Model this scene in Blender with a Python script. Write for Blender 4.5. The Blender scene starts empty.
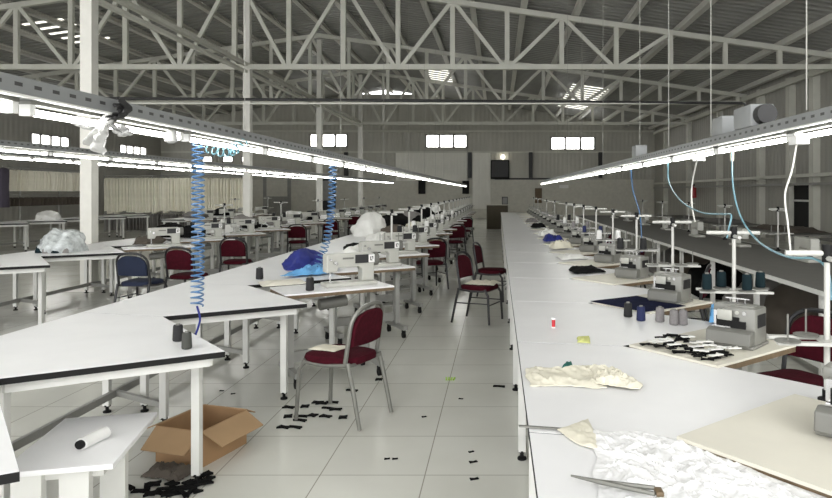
import bpy, bmesh, math, random
from mathutils import Vector, Matrix, noise
R = random.Random(7)
PI = math.pi
S = bpy.context.scene
COL = S.collection

# ------------------------------------------------------------------ camera, world, exposure
F = 658.0                                   # focal length in pixels of an 832 px wide frame
cam_d = bpy.data.cameras.new('camera')
cam_d.sensor_width = 36.0
cam_d.lens = F / 832 * 36.0
cam_d.shift_x = (416 - 498) / 832
cam_d.shift_y = -(249 - 192) / 832
cam_d.clip_end = 200
cam_d.clip_start = 0.05
cam = bpy.data.objects.new('camera', cam_d)
cam.location = (0, 0, 1.62)
cam.rotation_euler = (PI / 2, 0, 0)
COL.objects.link(cam)
S.camera = cam

W = bpy.data.worlds.new('overcast_daylight')
S.world = W
W.use_nodes = True
bg = W.node_tree.nodes['Background']
bg.inputs[0].default_value = (0.91, 0.91, 0.91, 1)
bg.inputs[1].default_value = 2.1
S.view_settings.view_transform = 'Standard'
S.view_settings.look = 'None'
S.view_settings.gamma = 1
S.view_settings.use_curve_mapping = False
S.view_settings.exposure = 1.06
TUBE = 11.0                                  # emission of the fluorescent tubes
S.cycles.max_bounces = 8
S.cycles.diffuse_bounces = 6
S.cycles.glossy_bounces = 3
S.cycles.caustics_reflective = False
S.cycles.caustics_refractive = False
S.cycles.sample_clamp_indirect = 4
S.cycles.use_denoising = True


# ------------------------------------------------------------------ materials
def mat(name, col, rough=0.5, metal=0.0, emis=None, estr=0.0, var=0.06, scale=6.0, bump=0.0, bscale=40.0, spec=None, alpha=None):
    m = bpy.data.materials.new(name)
    m.use_nodes = True
    nt = m.node_tree
    b = nt.nodes['Principled BSDF']
    b.inputs['Roughness'].default_value = rough
    b.inputs['Metallic'].default_value = metal
    if spec is not None:
        b.inputs['Specular IOR Level'].default_value = spec
    tc = nt.nodes.new('ShaderNodeTexCoord')
    nz = nt.nodes.new('ShaderNodeTexNoise')
    nz.inputs['Scale'].default_value = scale
    nz.inputs['Detail'].default_value = 3
    nt.links.new(tc.outputs['Object'], nz.inputs['Vector'])
    rp = nt.nodes.new('ShaderNodeValToRGB')
    rp.color_ramp.elements[0].position = 0.3
    rp.color_ramp.elements[1].position = 0.7
    rp.color_ramp.elements[0].color = tuple(max(0, c * (1 - var)) for c in col) + (1,)
    rp.color_ramp.elements[1].color = tuple(min(1, c * (1 + var)) for c in col) + (1,)
    nt.links.new(nz.outputs['Fac'], rp.inputs[0])
    nt.links.new(rp.outputs[0], b.inputs['Base Color'])
    if emis:
        b.inputs['Emission Color'].default_value = emis + (1,)
        b.inputs['Emission Strength'].default_value = estr
    if bump:
        n2 = nt.nodes.new('ShaderNodeTexNoise')
        n2.inputs['Scale'].default_value = bscale
        nt.links.new(tc.outputs['Object'], n2.inputs['Vector'])
        bp = nt.nodes.new('ShaderNodeBump')
        bp.inputs['Strength'].default_value = bump
        bp.inputs['Distance'].default_value = 0.01
        nt.links.new(n2.outputs['Fac'], bp.inputs['Height'])
        nt.links.new(bp.outputs[0], b.inputs['Normal'])
    if alpha is not None:
        b.inputs['Alpha'].default_value = alpha
    return m


M = {}
M['laminate'] = mat('white_laminate', (0.80, 0.80, 0.805), 0.32, var=0.03, scale=3)
M['black'] = mat('black_plastic', (0.008, 0.008, 0.008), 0.6, spec=0.2)
M['leg'] = mat('white_painted_steel', (0.66, 0.66, 0.63), 0.4, var=0.05)
M['standpaint'] = mat('pale_grey_stand_paint', (0.50, 0.50, 0.47), 0.45)
M['steel'] = mat('grey_painted_steel', (0.30, 0.30, 0.28), 0.45)
M['beam'] = mat('cream_painted_truss_steel', (0.60, 0.60, 0.535), 0.55, var=0.06, scale=2)
M['column'] = mat('white_painted_column', (0.68, 0.67, 0.62), 0.5, var=0.04)
M['maroon'] = mat('maroon_fabric', (0.046, 0.003, 0.008), 0.9, var=0.2, scale=30, bump=0.2, bscale=300, spec=0.15)
M['chair_grey'] = mat('grey_chair_frame', (0.20, 0.20, 0.18), 0.4, metal=0.5)
M['chair_black'] = mat('black_chair_frame', (0.015, 0.015, 0.016), 0.4)
M['navy'] = mat('navy_fabric', (0.007, 0.009, 0.03), 0.95, var=0.2, scale=20, spec=0.1)
M['blue_seat'] = mat('blue_grey_chair_fabric', (0.006, 0.012, 0.035), 0.85)
M['royal'] = mat('royal_blue_fabric', (0.01, 0.018, 0.16), 0.8, var=0.2)
M['skyblue'] = mat('light_blue_fabric', (0.12, 0.34, 0.62), 0.8, var=0.2)
M['cream'] = mat('cream_fabric', (0.66, 0.63, 0.52), 0.85, var=0.08, scale=12)
M['creamboard'] = mat('cream_board', (0.66, 0.635, 0.55), 0.5, var=0.03)
M['wood'] = mat('plywood_edge', (0.13, 0.09, 0.05), 0.6, var=0.2, scale=25)
M['machine'] = mat('ivory_machine_enamel', (0.43, 0.43, 0.39), 0.3)
M['overlock'] = mat('grey_machine_enamel', (0.21, 0.21, 0.19), 0.32)
M['cover'] = mat('mid_grey_cover', (0.15, 0.15, 0.135), 0.4)
M['chrome'] = mat('bright_metal', (0.6, 0.6, 0.6), 0.22, metal=1.0)
M['screen'] = mat('dark_screen', (0.015, 0.015, 0.016), 0.5)
M['white'] = mat('white_plastic', (0.78, 0.78, 0.76), 0.4)
M['tube'] = mat('fluorescent_tube', (0.9, 0.9, 0.9), 0.4, emis=(1.0, 1.0, 0.95), estr=TUBE)
M['pane'] = mat('daylit_frosted_pane', (0.9, 0.9, 0.9), 0.3, emis=(1.0, 0.99, 0.95), estr=5.0)
M['skylight'] = mat('daylit_roof_sheet', (0.8, 0.8, 0.75), 0.5, emis=(1.0, 0.98, 0.88), estr=0.9)
M['tray'] = mat('galvanised_tray', (0.27, 0.28, 0.28), 0.45, metal=0.35)
def slots(m):
    nt = m.node_tree
    b = nt.nodes['Principled BSDF']
    src = b.inputs['Base Color'].links[0].from_socket
    tc = nt.nodes['Texture Coordinate']
    sp = nt.nodes.new('ShaderNodeSeparateXYZ')
    nt.links.new(tc.outputs['Object'], sp.inputs[0])

    def mth(op, a, b_=None, c=None):
        n = nt.nodes.new('ShaderNodeMath')
        n.operation = op
        for i, q in enumerate((a, b_, c)):
            if q is None:
                continue
            if isinstance(q, (int, float)):
                n.inputs[i].default_value = q
            else:
                nt.links.new(q, n.inputs[i])
        return n.outputs[0]
    fy = mth('FRACT', mth('MULTIPLY', sp.outputs['Y'], 10.0))
    my = mth('COMPARE', fy, 0.5, 0.2)
    mz = mth('COMPARE', sp.outputs['Z'], 0.042, 0.007)
    mask = mth('MULTIPLY', my, mz)
    mx = nt.nodes.new('ShaderNodeMixRGB')
    nt.links.new(mask, mx.inputs[0])
    nt.links.new(src, mx.inputs[1])
    mx.inputs[2].default_value = (0.06, 0.06, 0.06, 1)
    nt.links.new(mx.outputs[0], b.inputs['Base Color'])


slots(M['tray'])
M['traybox'] = mat('grey_box_enamel', (0.25, 0.26, 0.26), 0.5)
M['rod'] = mat('galvanised_rod', (0.34, 0.34, 0.31), 0.5, metal=0.2)
M['pipe'] = mat('black_conduit', (0.02, 0.02, 0.02), 0.5)
M['coil'] = mat('blue_air_hose', (0.06, 0.15, 0.30), 0.3)
M['hose'] = mat('teal_air_hose', (0.16, 0.32, 0.38), 0.3)
M['cable'] = mat('white_cable', (0.62, 0.62, 0.58), 0.5)
M['card'] = mat('corrugated_cardboard', (0.33, 0.20, 0.10), 0.85, var=0.08, scale=8)
M['cardin'] = mat('cardboard_liner', (0.36, 0.235, 0.125), 0.85)
M['scrap'] = mat('black_cloth_scrap', (0.008, 0.008, 0.008), 0.95, spec=0.1)
M['paper'] = mat('white_paper', (0.75, 0.75, 0.72), 0.8)
M['greyfab'] = mat('grey_fabric', (0.20, 0.19, 0.18), 0.9)
M['brownfab'] = mat('brown_fabric', (0.09, 0.075, 0.06), 0.9)
M['purple'] = mat('dark_violet_fabric', (0.07, 0.06, 0.085), 0.9)
M['red'] = mat('red_paint', (0.45, 0.02, 0.03), 0.35)
M['lime'] = mat('lime_plastic', (0.38, 0.62, 0.08), 0.5)
M['yellow'] = mat('yellow_green_cloth', (0.58, 0.60, 0.22), 0.8)
M['green'] = mat('dark_green_cloth', (0.01, 0.10, 0.08), 0.8)
M['cone_grey'] = mat('grey_thread', (0.19, 0.18, 0.18), 0.85, var=0.1, scale=60)
M['cone_dark'] = mat('dark_grey_thread', (0.06, 0.062, 0.056), 0.9, spec=0.2)
M['cone_teal'] = mat('dark_teal_thread', (0.006, 0.016, 0.02), 0.9, spec=0.2)
M['cone_black'] = mat('black_thread', (0.014, 0.014, 0.015), 0.85)
M['cone_navy'] = mat('navy_thread', (0.012, 0.018, 0.07), 0.85)
M['cone_white'] = mat('white_thread', (0.72, 0.72, 0.70), 0.85)
M['bench'] = mat('grey_bench_top', (0.13, 0.127, 0.115), 0.85, var=0.05)  # one dark grey for the tops of the bench and side tables
M['brownboard'] = mat('brown_hardboard', (0.06, 0.048, 0.028), 0.7)
M['bagfilm'] = mat('grey_white_bag_film', (0.50, 0.53, 0.53), 0.25, var=0.35, scale=14)
M['plastic'] = mat('crinkled_white_film', (0.84, 0.84, 0.84), 0.25, var=0.03)
M['lamp'] = mat('lit_bulb', (0.9, 0.9, 0.8), 0.4, emis=(1.0, 0.95, 0.8), estr=5.0)


def ribbed(name, col, rough, axis, period, depth, var=0.08):
    m = mat(name, col, rough, var=var, scale=0.6)
    nt = m.node_tree
    b = nt.nodes['Principled BSDF']
    tc = nt.nodes['Texture Coordinate']
    wv = nt.nodes.new('ShaderNodeTexWave')
    wv.wave_type = 'BANDS'
    wv.bands_direction = axis
    wv.wave_profile = 'SIN'
    wv.inputs['Scale'].default_value = 1.0 / period * 0.314
    nt.links.new(tc.outputs['Object'], wv.inputs['Vector'])
    bp = nt.nodes.new('ShaderNodeBump')
    bp.inputs['Strength'].default_value = 0.7
    bp.inputs['Distance'].default_value = depth
    nt.links.new(wv.outputs['Fac'], bp.inputs['Height'])
    nt.links.new(bp.outputs[0], b.inputs['Normal'])
    return m


M['roof'] = mat('grey_roof_sheet', (0.29, 0.29, 0.27), 0.45, var=0.12, scale=0.7)
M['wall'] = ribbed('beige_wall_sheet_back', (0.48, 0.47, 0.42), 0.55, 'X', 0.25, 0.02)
M['wallside'] = ribbed('beige_wall_sheet_side', (0.37, 0.36, 0.325), 0.55, 'Y', 0.30, 0.02)  # darker copy of the back sheet, right wall's shade put into the colour
M['walllow'] = mat('beige_plaster', (0.60, 0.585, 0.52), 0.7)


def floor_mat():
    m = bpy.data.materials.new('glazed_floor_tiles')
    m.use_nodes = True
    nt = m.node_tree
    b = nt.nodes['Principled BSDF']
    tc = nt.nodes.new('ShaderNodeTexCoord')
    mp = nt.nodes.new('ShaderNodeMapping')
    mp.inputs['Location'].default_value = (0.418, -0.165, 0)
    br = nt.nodes.new('ShaderNodeTexBrick')
    br.offset = 0.0
    br.squash = 1.0
    br.inputs['Scale'].default_value = 1.0
    br.inputs['Brick Width'].default_value = 0.6
    br.inputs['Row Height'].default_value = 0.6
    br.inputs['Mortar Size'].default_value = 0.004
    br.inputs['Mortar Smooth'].default_value = 0.3
    br.inputs['Color1'].default_value = (0.70, 0.70, 0.64, 1)
    br.inputs['Color2'].default_value = (0.73, 0.73, 0.67, 1)
    br.inputs['Mortar'].default_value = (0.36, 0.35, 0.30, 1)
    nt.links.new(tc.outputs['Object'], mp.inputs['Vector'])
    nt.links.new(mp.outputs[0], br.inputs['Vector'])
    nz = nt.nodes.new('ShaderNodeTexNoise')
    nz.inputs['Scale'].default_value = 1.6
    nz.inputs['Detail'].default_value = 6
    nt.links.new(tc.outputs['Object'], nz.inputs['Vector'])
    mx = nt.nodes.new('ShaderNodeMixRGB')
    mx.blend_type = 'MULTIPLY'
    mx.inputs[0].default_value = 0.25
    rp = nt.nodes.new('ShaderNodeValToRGB')
    rp.color_ramp.elements[0].position = 0.3
    rp.color_ramp.elements[0].color = (0.72, 0.71, 0.68, 1)
    rp.color_ramp.elements[1].position = 0.65
    rp.color_ramp.elements[1].color = (1, 1, 1, 1)
    nt.links.new(nz.outputs['Fac'], rp.inputs[0])
    nt.links.new(br.outputs['Color'], mx.inputs[1])
    nt.links.new(rp.outputs[0], mx.inputs[2])
    nt.links.new(mx.outputs[0], b.inputs['Base Color'])
    r2 = nt.nodes.new('ShaderNodeMapRange')
    r2.inputs['To Min'].default_value = 0.15
    r2.inputs['To Max'].default_value = 0.22
    nt.links.new(nz.outputs['Fac'], r2.inputs[0])
    nt.links.new(r2.outputs[0], b.inputs['Roughness'])
    return m


M['floor'] = floor_mat()


# ------------------------------------------------------------------ mesh helpers
class MB:
    def __init__(s):
        s.v = []
        s.f = []
        s.sm = []

    def add(s, vs, fs, smooth=False, T=None):
        o = len(s.v)
        for p in vs:
            p = Vector(p)
            s.v.append(T @ p if T else p)
        for f in fs:
            s.f.append([i + o for i in f])
            s.sm.append(smooth)
        return s

    def box(s, c, d, T=None):
        x, y, z = c
        a, b, h = d[0] / 2, d[1] / 2, d[2] / 2
        vs = [(x + i * a, y + j * b, z + k * h) for k in (-1, 1) for j in (-1, 1) for i in (-1, 1)]
        return s.add(vs, [(0, 2, 3, 1), (4, 5, 7, 6), (0, 1, 5, 4), (2, 6, 7, 3), (0, 4, 6, 2), (1, 3, 7, 5)], False, T)

    def rbox(s, c, d, r=0.01, T=None, seg=2):
        bm = bmesh.new()
        bmesh.ops.create_cube(bm, size=1)
        for v in bm.verts:
            v.co = Vector((v.co.x * d[0] + c[0], v.co.y * d[1] + c[1], v.co.z * d[2] + c[2]))
        bmesh.ops.bevel(bm, geom=bm.edges[:], offset=r, segments=seg, affect='EDGES', profile=0.5)
        return s.from_bm(bm, True, T)

    def from_bm(s, bm, smooth, T=None):
        bm.verts.index_update()
        s.add([v.co.copy() for v in bm.verts], [[v.index for v in f.verts] for f in bm.faces], smooth, T)
        bm.free()
        return s

    def bar(s, p, q, w, h, T=None):
        p, q = Vector(p), Vector(q)
        d = (q - p).normalized()
        up = Vector((0, 0, 1)) if abs(d.z) < 0.95 else Vector((0, 1, 0))
        a = d.cross(up).normalized()
        b = a.cross(d).normalized()
        vs = []
        for e in (p, q):
            for i, j in ((-1, -1), (1, -1), (1, 1), (-1, 1)):
                vs.append(e + a * i * w / 2 + b * j * h / 2)
        return s.add(vs, [(3, 2, 1, 0), (4, 5, 6, 7), (0, 1, 5, 4), (1, 2, 6, 5), (2, 3, 7, 6), (3, 0, 4, 7)], False, T)

    def tube(s, pts, r, n=8, T=None, cap=True):
        pts = [Vector(p) for p in pts]
        rr = r if isinstance(r, (list, tuple)) else [r] * len(pts)
        vs, fs = [], []
        a = None
        for i, p in enumerate(pts):
            d = (pts[min(i + 1, len(pts) - 1)] - pts[max(i - 1, 0)]).normalized()
            if a is None:
                up = Vector((0, 0, 1)) if abs(d.z) < 0.9 else Vector((1, 0, 0))
                a = d.cross(up).normalized()
            else:
                a = (a - d * a.dot(d)).normalized()
            b = d.cross(a)
            for k in range(n):
                t = 2 * PI * k / n
                vs.append(p + (a * math.cos(t) + b * math.sin(t)) * rr[i])
        for i in range(len(pts) - 1):
            for k in range(n):
                k2 = (k + 1) % n
                fs.append((i * n + k, i * n + k2, (i + 1) * n + k2, (i + 1) * n + k))
        s.add(vs, fs, True, T)
        if cap:
            o = len(s.v) - len(vs)
            s.f.append([o + k for k in range(n)][::-1])
            s.sm.append(False)
            s.f.append([o + (len(pts) - 1) * n + k for k in range(n)])
            s.sm.append(False)
        return s

    def cyl(s, p, q, r, n=12, T=None):
        return s.tube([p, q], r, n, T)

    def lathe(s, prof, c=(0, 0, 0), n=14, T=None):
        vs, fs = [], []
        for (r, z) in prof:
            for k in range(n):
                t = 2 * PI * k / n
                vs.append((c[0] + r * math.cos(t), c[1] + r * math.sin(t), c[2] + z))
        m = len(prof)
        for i in range(m - 1):
            for k in range(n):
                k2 = (k + 1) % n
                fs.append((i * n + k, i * n + k2, (i + 1) * n + k2, (i + 1) * n + k))
        fs.append(tuple(range(n))[::-1])
        fs.append(tuple((m - 1) * n + k for k in range(n)))
        return s.add(vs, fs, True, T)

    def prism(s, poly, z0, z1, T=None):
        n = len(poly)
        vs = [(x, y, z0) for x, y in poly] + [(x, y, z1) for x, y in poly]
        fs = [tuple(range(n))[::-1], tuple(range(n, 2 * n))]
        for i in range(n):
            j = (i + 1) % n
            fs.append((i, j, n + j, n + i))
        return s.add(vs, fs, False, T)

    def sheet(s, fn, nu, nv, th, T=None):
        """thin closed cloth: fn(u,v)->(x,y,z) of the upper face, th = thickness"""
        vs, fs = [], []
        for layer in (0, 1):
            for j in range(nv + 1):
                for i in range(nu + 1):
                    p = Vector(fn(i / nu, j / nv))
                    if layer:
                        p.z -= th
                    vs.append(p)
        w = nu + 1
        o = w * (nv + 1)
        for j in range(nv):
            for i in range(nu):
                a, b, c, d = j * w + i, j * w + i + 1, (j + 1) * w + i + 1, (j + 1) * w + i
                fs.append((a, b, c, d))
                fs.append((o + d, o + c, o + b, o + a))
        for i in range(nu):
            fs.append((i, o + i, o + i + 1, i + 1))
            k = nv * w
            fs.append((k + i + 1, o + k + i + 1, o + k + i, k + i))
        for j in range(nv):
            a, b = j * w, (j + 1) * w
            fs.append((b, o + b, o + a, a))
            a, b = j * w + nu, (j + 1) * w + nu
            fs.append((a, o + a, o + b, b))
        return s.add(vs, fs, True, T)

    def build(s, name, m, parent=None):
        me = bpy.data.meshes.new(name)
        me.from_pydata([tuple(p) for p in s.v], [], s.f)
        me.polygons.foreach_set('use_smooth', s.sm)
        me.validate()
        me.update()
        bm = bmesh.new()
        bm.from_mesh(me)
        bmesh.ops.recalc_face_normals(bm, faces=bm.faces[:])
        bm.to_mesh(me)
        bm.free()
        me.materials.append(M[m] if isinstance(m, str) else m)
        if any(s.sm):
            try:
                me.set_sharp_from_angle(angle=math.radians(40))
            except Exception:
                pass
        o = bpy.data.objects.new(name, me)
        COL.objects.link(o)
        if parent:
            o.parent = parent
        return o


def tag(o, label, cat, group=None, kind=None):
    o['label'] = label
    o['category'] = cat
    if group:
        o['group'] = group
    elif 'group' in o.keys():
        del o['group']
    if kind:
        o['kind'] = kind
    return o


def thing(name, label, cat, loc=(0, 0, 0), rz=0.0, group=None):
    o = bpy.data.objects.new(name, None)
    o.empty_display_size = 0.1
    COL.objects.link(o)
    o.location = loc
    o.rotation_euler = (0, 0, rz)
    return tag(o, label, cat, group)


def struct(name, mb, m, parent=None):
    o = mb.build(name, m, parent)
    if not parent:
        o['kind'] = 'structure'
    return o


KIDS = {}


def kids(o):
    if o.name not in KIDS:
        KIDS[o.name] = [c for c in o.children]
    return KIDS[o.name]


def dup(root, loc, rz=None, label=None, group=None, parent=None, skip=()):
    r = root.copy()
    COL.objects.link(r)
    if parent is None:
        r.location = loc
        if rz is not None:
            r.rotation_euler = (0, 0, rz)
        if label:
            r['label'] = label
        if group:
            r['group'] = group
    else:
        r.parent = parent
    for c in kids(root):
        if c.name.split('.')[0] in skip:
            continue
        dup(c, None, parent=r, skip=skip)
    return r


class Maker:
    """first use moves the prototype itself, later uses copy it"""
    def __init__(s, build):
        s.b = build
        s.root = None
        s.used = False

    def __call__(s, loc, rz, label, group=None, skip=()):
        if s.root is None:
            s.root = s.b()
            bpy.context.view_layer.update()
        if not s.used and not skip:
            s.used = True
            r = s.root
            r.location = loc
            r.rotation_euler = (0, 0, rz)
            r['label'] = label
            if group:
                r['group'] = group
            return r
        return dup(s.root, loc, rz, label, group, skip=skip)

    def finish(s):
        if s.root is not None and not s.used:
            def rm(o):
                for c in list(o.children):
                    rm(c)
                bpy.data.objects.remove(o)
            rm(s.root)


ORD = ['nearest', 'second', 'third', 'fourth', 'fifth', 'sixth', 'seventh', 'eighth', 'ninth', 'tenth', 'eleventh', 'twelfth',
       'thirteenth', 'fourteenth', 'fifteenth', 'sixteenth', 'seventeenth', 'eighteenth', 'nineteenth', 'twentieth',
       'twenty-first', 'twenty-second', 'twenty-third', 'twenty-fourth', 'twenty-fifth', 'twenty-sixth', 'twenty-seventh',
       'twenty-eighth', 'twenty-ninth', 'thirtieth']


def ordn(i):
    return ORD[i] + ' from the front' if i else 'the front one'


# ------------------------------------------------------------------ the hall
XL, XR, YB, YF = -20.5, 9.54, 40.0, -2.5
XC = -6.81
ZA = 7.66
SL = 0.142


def roofz(x):
    return ZA - SL * abs(x - XC)


struct('floor', MB().box(((XL + XR) / 2, (YB + YF) / 2, -0.05), (XR - XL, YB - YF, 0.1)), 'floor')
# ribbed roof, one sheet per slope
for nm, xa, xb in (('ceiling_left', XL, XC), ('ceiling_right', XC, XR)):
    mb = MB()
    ys = []
    y = YF
    while y < YB:
        for dy, dz in ((0, 0), (0.10, 0), (0.14, 0.05), (0.22, 0.05), (0.26, 0)):
            ys.append((min(y + dy, YB), dz))
        y += 0.30
    vs, fs = [], []
    for (yy, dz) in ys:
        for x in (xa, xb):
            vs.append((x, yy, roofz(x) + 0.17 + dz))
    for i in range(len(ys) - 1):
        fs.append((2 * i, 2 * i + 1, 2 * i + 3, 2 * i + 2))
    struct(nm, mb.add(vs, fs), 'roof')
# daylit roof sheets hang a touch under the opaque ones
for k, (xa, xb, ya, yb) in enumerate(((3.3, 5.0, 29.0, 36.5), (-3.4, -2.2, 29.5, 33.5), (-14.5, -13.3, 20, 23))):
    mb = MB()
    y = ya
    while y < yb:
        vs = []
        for yy in (y + 0.03, y + 0.17):
            for x in (xa, xb):
                vs.append((x, yy, roofz(x) + 0.155))
        vs += [Vector(p) + Vector((0, 0, 0.01)) for p in vs]
        mb.add(vs, [(0, 1, 3, 2), (4, 6, 7, 5), (0, 4, 5, 1), (2, 3, 7, 6), (0, 2, 6, 4), (1, 5, 7, 3)])
        y += 0.6
    struct('window_%d' % (20 + k), mb, 'skylight')

# back wall with gable, window holes left out by building it in strips
WIN_B = [(-4.45, -1.82, 4.30, 5.12), (3.15, 5.95, 4.18, 4.97), (-11.5, -9.1, 4.35, 5.15)]
LOW_B = [(-18.0, -17.35, 3.42, 3.80), (-16.75, -16.1, 3.42, 3.80), (-15.6, -15.0, 3.42, 3.80)]


def wall_with_holes(name, a0, a1, ztop, holes, place, m):
    """strips along axis a; place(a, z, t) -> point; t = 0 inner face, 1 outer"""
    cuts = sorted(set([a0, a1, XC if a0 < XC < a1 and ztop is roofz else a0] + [h[0] for h in holes] + [h[1] for h in holes]))
    mb = MB()
    for i in range(len(cuts) - 1):
        u, v = cuts[i], cuts[i + 1]
        hs = sorted([h for h in holes if h[0] <= u + 1e-6 and h[1] >= v - 1e-6], key=lambda h: h[2])
        zs = [0.0]
        for h in hs:
            zs += [h[2], h[3]]
        for k in range(0, len(zs), 2):
            z0 = zs[k]
            if k + 1 < len(zs):
                t0 = t1 = zs[k + 1]
            else:
                t0, t1 = ztop(u), ztop(v)
            vs = [place(u, z0, 0), place(v, z0, 0), place(v, t1, 0), place(u, t0, 0),
                  place(u, z0, 1), place(v, z0, 1), place(v, t1, 1), place(u, t0, 1)]
            mb.add(vs, [(0, 1, 2, 3), (7, 6, 5, 4), (0, 4, 5, 1), (1, 5, 6, 2), (2, 6, 7, 3), (3, 7, 4, 0)])
    return struct(name, mb, m)


wall_with_holes('wall_back', XL, XR, lambda x: roofz(x) + 0.23, WIN_B + LOW_B, lambda a, z, t: (a, YB + 0.15 * t, z), 'wall')
WIN_L = [(28.8, 31.5, 3.62, 4.24), (35.6, 38.4, 3.66, 4.22)]
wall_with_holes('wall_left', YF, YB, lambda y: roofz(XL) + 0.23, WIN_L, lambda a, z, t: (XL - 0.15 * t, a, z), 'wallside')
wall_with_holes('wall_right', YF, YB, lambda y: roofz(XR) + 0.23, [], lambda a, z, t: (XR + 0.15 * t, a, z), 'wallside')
wn = 1


def window(place, a0, a1, z0, z1, nb):
    global wn
    fr = MB()
    pn = MB()
    t = 0.06

    def bx(mb, u0, u1, w0, w1, d0, d1):
        vs = [place(u, z, d) for d in (d0, d1) for z in (w0, w1) for u in (u0, u1)]
        mb.add(vs, [(0, 1, 3, 2), (4, 6, 7, 5), (0, 4, 5, 1), (2, 3, 7, 6), (0, 2, 6, 4), (1, 5, 7, 3)])
    tm = 0.13 if nb > 1 else 0.06
    bx(fr, a0, a1, z0, z0 + t, -0.2, 0.9)
    bx(fr, a0, a1, z1 - t, z1, -0.2, 0.9)
    for k in range(nb + 1):
        c = a0 + (a1 - a0) * k / nb
        lo = min(max(c - tm / 2, a0), a1 - tm)
        bx(fr, lo, lo + tm, z0, z1, -0.2, 0.9)
    bx(pn, a0 + 0.01, a1 - 0.01, z0 + 0.01, z1 - 0.01, 0.4, 0.5)
    o = struct('window_%d' % wn, fr, 'steel')
    pn.build('window_pane', 'pane', o)
    wn += 1


for a0, a1, z0, z1 in WIN_B:
    window(lambda a, z, t: (a, YB + 0.15 * t, z), a0, a1, z0, z1, 3)
for a0, a1, z0, z1 in LOW_B:
    window(lambda a, z, t: (a, YB + 0.15 * t, z), a0, a1, z0, z1, 1)
for a0, a1, z0, z1 in WIN_L:
    window(lambda a, z, t: (XL - 0.15 * t, a, z), a0, a1, z0, z1, 4)

# rails, dado and dark joints of the back wall
struct('trim_1', MB().box((-5.5, YB - 0.05, 4.05), (29.9, 0.1, 0.10)), 'beam')
struct('trim_2', MB().box((-5.5, YB - 0.05, 5.32), (29.9, 0.1, 0.12)), 'beam')
tn = 3
for x in (-9.2, -1.7, 1.98, 6.2):
    struct('trim_%d' % tn, MB().box((x, YB - 0.12, 3.25), (0.22, 0.24, 1.55)), 'pipe')
    tn += 1
struct('trim_%d' % tn, MB().box((1.5, YB - 0.06, 2.42), (3.4, 0.12, 0.10)), 'pipe')
tn += 1
struct('baseboard_back', MB().box((-5.5, YB - 0.03, 1.2), (29.9, 0.06, 2.35)), 'walllow')
M['panel'] = ribbed('lit_ribbed_panel', (0.78, 0.77, 0.71), 0.5, 'X', 0.2, 0.015)  # pale wall panels; light from nearby tubes is put into the white
for xa, xb, za, zb_ in ((-6.2, -1.85, 2.3, 4.0), (-1.55, -0.45, 0.6, 4.0)):
    struct('trim_%d' % tn, MB().box(((xa + xb) / 2, YB - 0.09, (za + zb_) / 2), (xb - xa, 0.06, zb_ - za)), 'panel')
    tn += 1
# right wall: posts, rails, dark doorway
for y in (6.0, 10.5, 15.0, 19.6, 21.2, 23.6, 28.0, 32.5, 37.0):
    struct('trim_%d' % tn, MB().box((XR - 0.11, y, 2.65), (0.22, 0.26, 5.3)), 'beam')
    tn += 1
for z, w, m_ in ((2.12, 0.10, 'beam'), (1.86, 0.07, 'steel'), (3.6, 0.1, 'beam'), (5.1, 0.16, 'beam')):
    struct('trim_%d' % tn, MB().box((XR - 0.28, 20.0, z), (0.12, 38.0, w)), m_)
    tn += 1
o = struct('door_1', MB().box((XR - 0.03, 20.45, 0.95), (0.06, 1.25, 1.9)), 'black')
MB().box((XR - 0.09, 20.45, 1.35), (0.05, 1.25, 0.06)).build('door_bar', 'leg', o)

o = struct('door_2', MB().box((-13.4, YB - 0.05, 1.45), (1.7, 0.1, 2.9)), 'steel')
MB().box((-13.4, YB - 0.12, 2.0), (1.25, 0.04, 1.3)).build('door_panel', 'walllow', o)
o = struct('door_3', MB().box((-10.4, YB - 0.05, 1.3), (1.1, 0.1, 2.6)), 'pipe')
MB().box((-10.4, YB - 0.12, 1.7), (0.7, 0.04, 1.2)).build('door_panel', 'steel', o)

# truss frames
TY = [10.93, 17.85, 25.03, 32.5]
ZC = 5.01


def truss(y):
    root = thing('roof_truss', '', 'roof truss', (0, y, 0))
    d = 0.13
    ch = MB()
    ch.box(((XL + XR) / 2, 0, ZC), (XR - XL - 0.3, d, 0.14))
    ch.build('bottom_chord', 'beam', root)
    tp = MB()
    tp.bar((XL + 0.2, 0, roofz(XL) - 0.08), (XC, 0, ZA - 0.08), d, 0.14)
    tp.bar((XC, 0, ZA - 0.08), (XR - 0.1, 0, roofz(XR) - 0.08), d, 0.14)
    tp.build('top_chord', 'beam', root)
    pan = 1.478
    # bottom nodes where the diagonals meet: X = -2.71 + 2*pan*k
    x0 = -2.71
    k = -12
    while k <= 8:
        x = x0 + k * pan
        if XL + 0.4 < x < XR - 0.2 and abs(x - XC) > 0.2:
            MB().box((0, 0, 0), (0.125, 0.10, roofz(x) - 0.14 - ZC - 0.06), Matrix.Translation((x, 0, (roofz(x) - 0.14 + ZC + 0.06) / 2))).build('upright', 'beam', root)
        if k % 2 == 0:
            for s_ in (-1, 1):
                xt = x + s_ * pan
                if XL + 0.4 < min(x, xt) and max(x, xt) < 5.0:
                    MB().bar((x + s_ * 0.12, 0.0, ZC + 0.05), (xt - s_ * 0.08, 0.0, roofz(xt) - 0.15), 0.085, 0.10).build('diagonal', 'beam', root)
        k += 1
    return root


t0 = truss(TY[0])
tr = [t0] + [None] * 3
bpy.context.view_layer.update()
for i in range(1, 4):
    tr[i] = dup(t0, (0, TY[i], 0))
for i, t in enumerate(tr):
    t['label'] = 'cream steel roof truss spanning the hall over the %s white column' % ['nearest', 'second', 'third', 'farthest'][i]
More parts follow.
